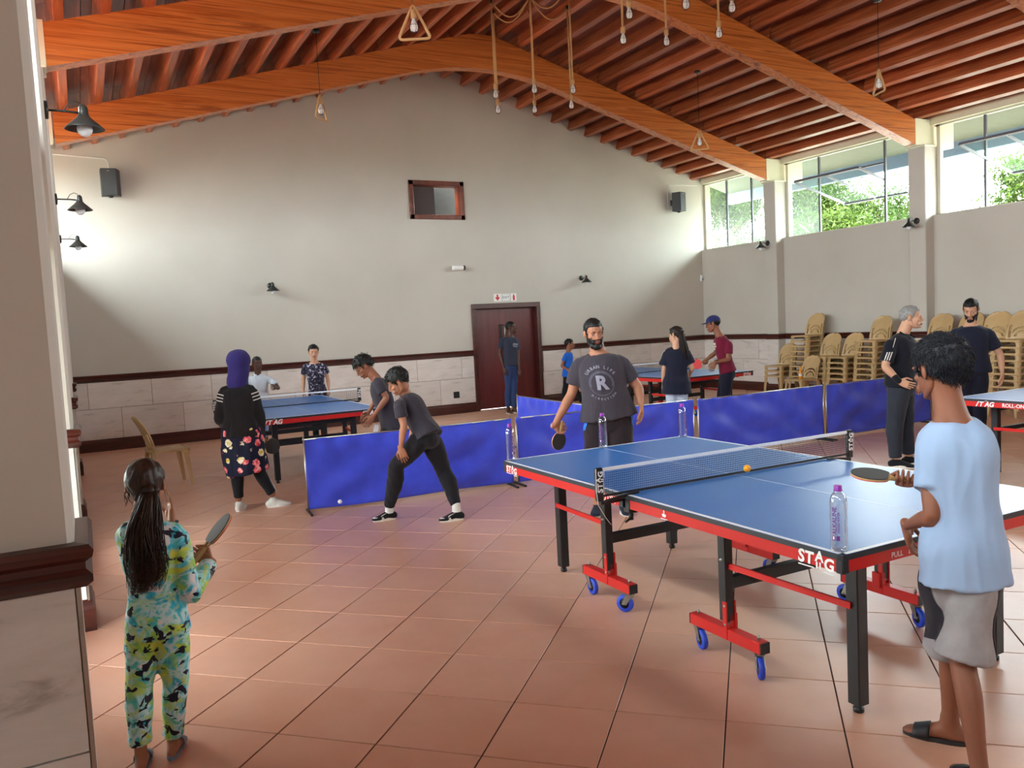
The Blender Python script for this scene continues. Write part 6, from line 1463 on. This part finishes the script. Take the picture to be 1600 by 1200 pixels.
# ---------------------------------------------------------------- man in a blue cap
p = Person('cap', 'man in a dark blue cap and maroon T-shirt reaching over the corner table', 1.70, -100, (-98, -10), .92, 'brown')
p.grip('R', EX['pad_cap_c'], EX['pad_cap_h'], -p.n*.7-V3((0, 0, .4))); p.body(.011, ('relax', 'grip'), None, {'L': V3((0, 0, -1))-p.right*.5}); p.shirt(m_fabric('maroon_tshirt', '6e1630'), -.06, .6, .016, .010, .007); p.trousers(NAVY, 1.95, .02); p.hair(HAIR, .008, .002, .056, -.05, -.01, 3, 20, .01); p.brows(HAIR); p.shoes(toes_of(p, -90), BLACKF, SOLE)
CP = m_fabric('dark_blue_cap', '262c5c'); mb = MB(); ell(mb, (0, -.012, .040), (.090, .108, .088)); co, no, fs = remesh(mb, .008, 2); fs = [f for f in fs if co[list(f)].mean(0)[2] > .036]; co = [p.HM @ V3(c) for c in co]; cp_ = mesh_obj('cap', co, fs, CP, p.t)
vs = []
for i in range(5):
    for q in range(13): an = -1.15+2.3*q/12; r = .085+.019*i; vs.append(p.HM @ V3((math.sin(an)*.088*(1-.04*i), .045+math.cos(an)*(.045+.020*i), .042-.003*i-.012*math.sin(an)**2)))
v_, f_ = solid(vs, [(i*13+q, i*13+q+1, (i+1)*13+q+1, (i+1)*13+q) for i in range(4) for q in range(12)], .004); mb = MB(); mb.add(v_, f_, True); mb.build('cap_peak', CP, cp_)
mb = MB(); mb.tube([p.j['wL'].lerp(p.j['eL'], .12)+(p.f*math.cos(a)+V3((0, 0, 1)).cross(p.f)*0+V3((0, 0, 1))*math.sin(a))*.03 for a in np.linspace(0, 2*PI, 15)[:-1]], .008, 6, closed=True); mb.build('wristwatch', MAT['blackplastic'], p.t)
vs, fs = dense([((-.08, .03, 0), (.05, .03, 0), (.04, .06, 0), (-.08, .06, 0)), ((-.05, -.04, 0), (.02, -.04, 0), (.02, -.005, 0), (-.05, -.005, 0)), ((-.07, .0, 0), (.06, .0, 0), (.06, .02, 0), (-.07, .02, 0))]); p.project(p.shirto, vs, fs, p.j['pel'].lerp(p.j['nk'], .66)-p.right*.07, p.right, V3((0, 0, 1)), p.n+p.right*.7, m_fabric('cream_print', 'd8c8b4'), 'shirt_print')
mb = MB()
for sx in (-1, 1): mb.tube([V3((sx*.031+.02*math.cos(a), .094, -.003+.016*math.sin(a))) for a in np.linspace(0, 2*PI, 17)[:-1]], .0016, 5, closed=True); mb.tube([(sx*.05, .092, .002), (sx*.078, .03, .006), (sx*.082, -.01, .008)], .0016, 5)
mb.tube([(-.011, .096, 0), (.011, .096, 0)], .0016, 5); mb.xf(p.HM); mb.build('glasses', MAT['blackplastic'], p.t)
paddle(EX['pad_cap_c'], EX['pad_cap_h'], -p.n+V3((0, 0, .2)), 'red paddle held out by the man in a blue cap', 'rub_r', 'rub_b')
# ---------------------------------------------------------------- grey-haired man
p = Person('grey', 'grey-haired man in a black polo shirt with white sleeve stripes, seen from the side', 1.70, 84, (86, 0), 1.12, 'light')
p.body(.010, ('relax', 'relax'), None, {'R': p.right+V3((0, 0, -.45))}); p.shirt(m_fabric('black_polo', '15161f'), -.09, .78, .022, .018, .008, cuff=.022); collar(p, p.shirto.data.materials[0]); p.trousers(m_fabric('dark_slate_trousers', '2b2e38'), 1.96, .022, .009); p.hair(HAIRG, .009, .002, .058, -.05, -.01, 2, 120, .012); p.brows(HAIRG); p.shoes(toes_of(p, 95, 85), BLACKF, SOLE)
a, e_ = p.j['sR'], p.j['eR']
for k in range(3):
    x = -.022+.022*k; vs, fs = dense([((x-.005, -.045, 0), (x+.005, -.045, 0), (x+.005+.008, .045, 0), (x-.005+.008, .045, 0))]); p.project(p.shirto, vs, fs, a.lerp(e_, .5), p.right, (a-e_).normalized(), p.n, WT, 'sleeve_stripe')
vs, fs = dense([((-.003, -.05, 0), (.003, -.05, 0), (.028, .04, 0), (.022, .04, 0))]); p.project(p.shirto, vs, fs, a+V3((0, 0, .03))+p.right*.02, p.right, V3((0, 0, 1)), p.n, WT, 'shoulder_piping')
w_ = p.j['wR'].lerp(p.j['eR'], .16); d = (p.j['wR']-p.j['eR']).normalized(); mb = MB(); loft(mb, [(w_-d*.03, .037, .034), (w_+d*.03, .034, .031)], p.n, 14, 6); mb.build('wristband', BLACKF, p.t)
# ---------------------------------------------------------------- bearded man in navy
p = Person('navy', 'bearded man in a navy T-shirt standing before the stacked chairs, looking down', 1.76, 4, (-8, -26), 1.12, 'light')
p.body(.011, ('relax', 'grip'), None, {'L': V3((0, 0, -1)), 'R': p.right*.6-V3((0, 0, .4))}); p.shirt(m_fabric('navy_tshirt', '1c1e30'), -.14, .68, .022, .02, .008); p.trousers(NAVY, 1.96, .02); p.hair(HAIR, .008, .002, .054, -.05, -.01, 6, 60, .012); p.beard(HAIR, .028, 1.8, 4); p.brows(HAIR); p.shoes(toes_of(p, 5, -5), BLACKF, SOLE)
paddle(EX['pad_navy_c'], V(EX['pad_navy_c'])+V3((-.09, .0, -.02)), p.n*-.5+p.right*.9, 'grey paddle rim just showing behind the head of the boy in pale blue')
# ---------------------------------------------------------------- boy in pale blue (near right, back view)
p = Person('front', 'boy in a pale blue T-shirt and grey shorts at the near table end, from behind', 1.56, -160, (-138, -8), .86, 'brown')
tt = toes_of(p, -95, -150)
p.grip('R', EX['pad_front_c'], EX['pad_front_h'], -p.n); p.body(.0085, ('relax', 'grip'), tt, {'L': p.right*.15-V3((0, 0, .9))+p.n*.3, 'R': V(EX['pad_front_c'])-p.B-p.j['wR']+V3((0, 0, .02))}, {'L': p.right, 'R': V3((0, 0, 1))-p.n*.2})
p.shirt(m_fabric('pale_blue_tshirt', '98aece', .9, .93), -.27, .62, .018, .014, .017, cuff=.022, voxel=.0085)
def m_short():
    m = Mat('grey_cargo_cloth'); v = m.coord(); m.set(m.ramp(m.noise(v, 12, 4), [(.3, '8f8a8c'), (.7, 'a29c9e')]), .85, spec=.2); m.bump(m.noise(v, 40, 3), .3, .003); return m.m
p.trousers(m_short(), .98, .022, .008, 'shorts', .1, .018, .0085)
DK = m_fabric('dark_side_panel', '2a2730'); WL = m_fabric('white_piping', 'c8c4c4')
for sx in (-1, 1):
    o_ = p.j['pel']+p.right*sx*.12-V3((0, 0, .17)); dr = -p.right*sx+p.n*.35
    vs, fs = dense([((-.06, -.17, 0), (.07, -.20, 0), (.07, .08, 0), (-.06, .06, 0))]); p.project(p.pants, vs, fs, o_, p.n, V3((0, 0, 1)), dr, DK, 'side_panel', .003)
    vs, fs = dense([((-.06, .065, 0), (.07, .085, 0), (.07, .10, 0), (-.06, .08, 0))]); p.project(p.pants, vs, fs, o_, p.n, V3((0, 0, 1)), dr, WL, 'pocket_piping', .004)
p.hair(m_hair('blue_black_hair', '14141c', .62), .022, .008, .050, -.062, -.012, 8, 3200, .022, .0015); p.brows(HAIR)
slides(p, tt, plain('black_rubber_slide', '222428', .6))
paddle(EX['pad_front_c'], EX['pad_front_h'], V3((0, 0, 1))-p.n*.10-p.right*.3, 'black paddle with a pale wooden handle held by the boy in pale blue')
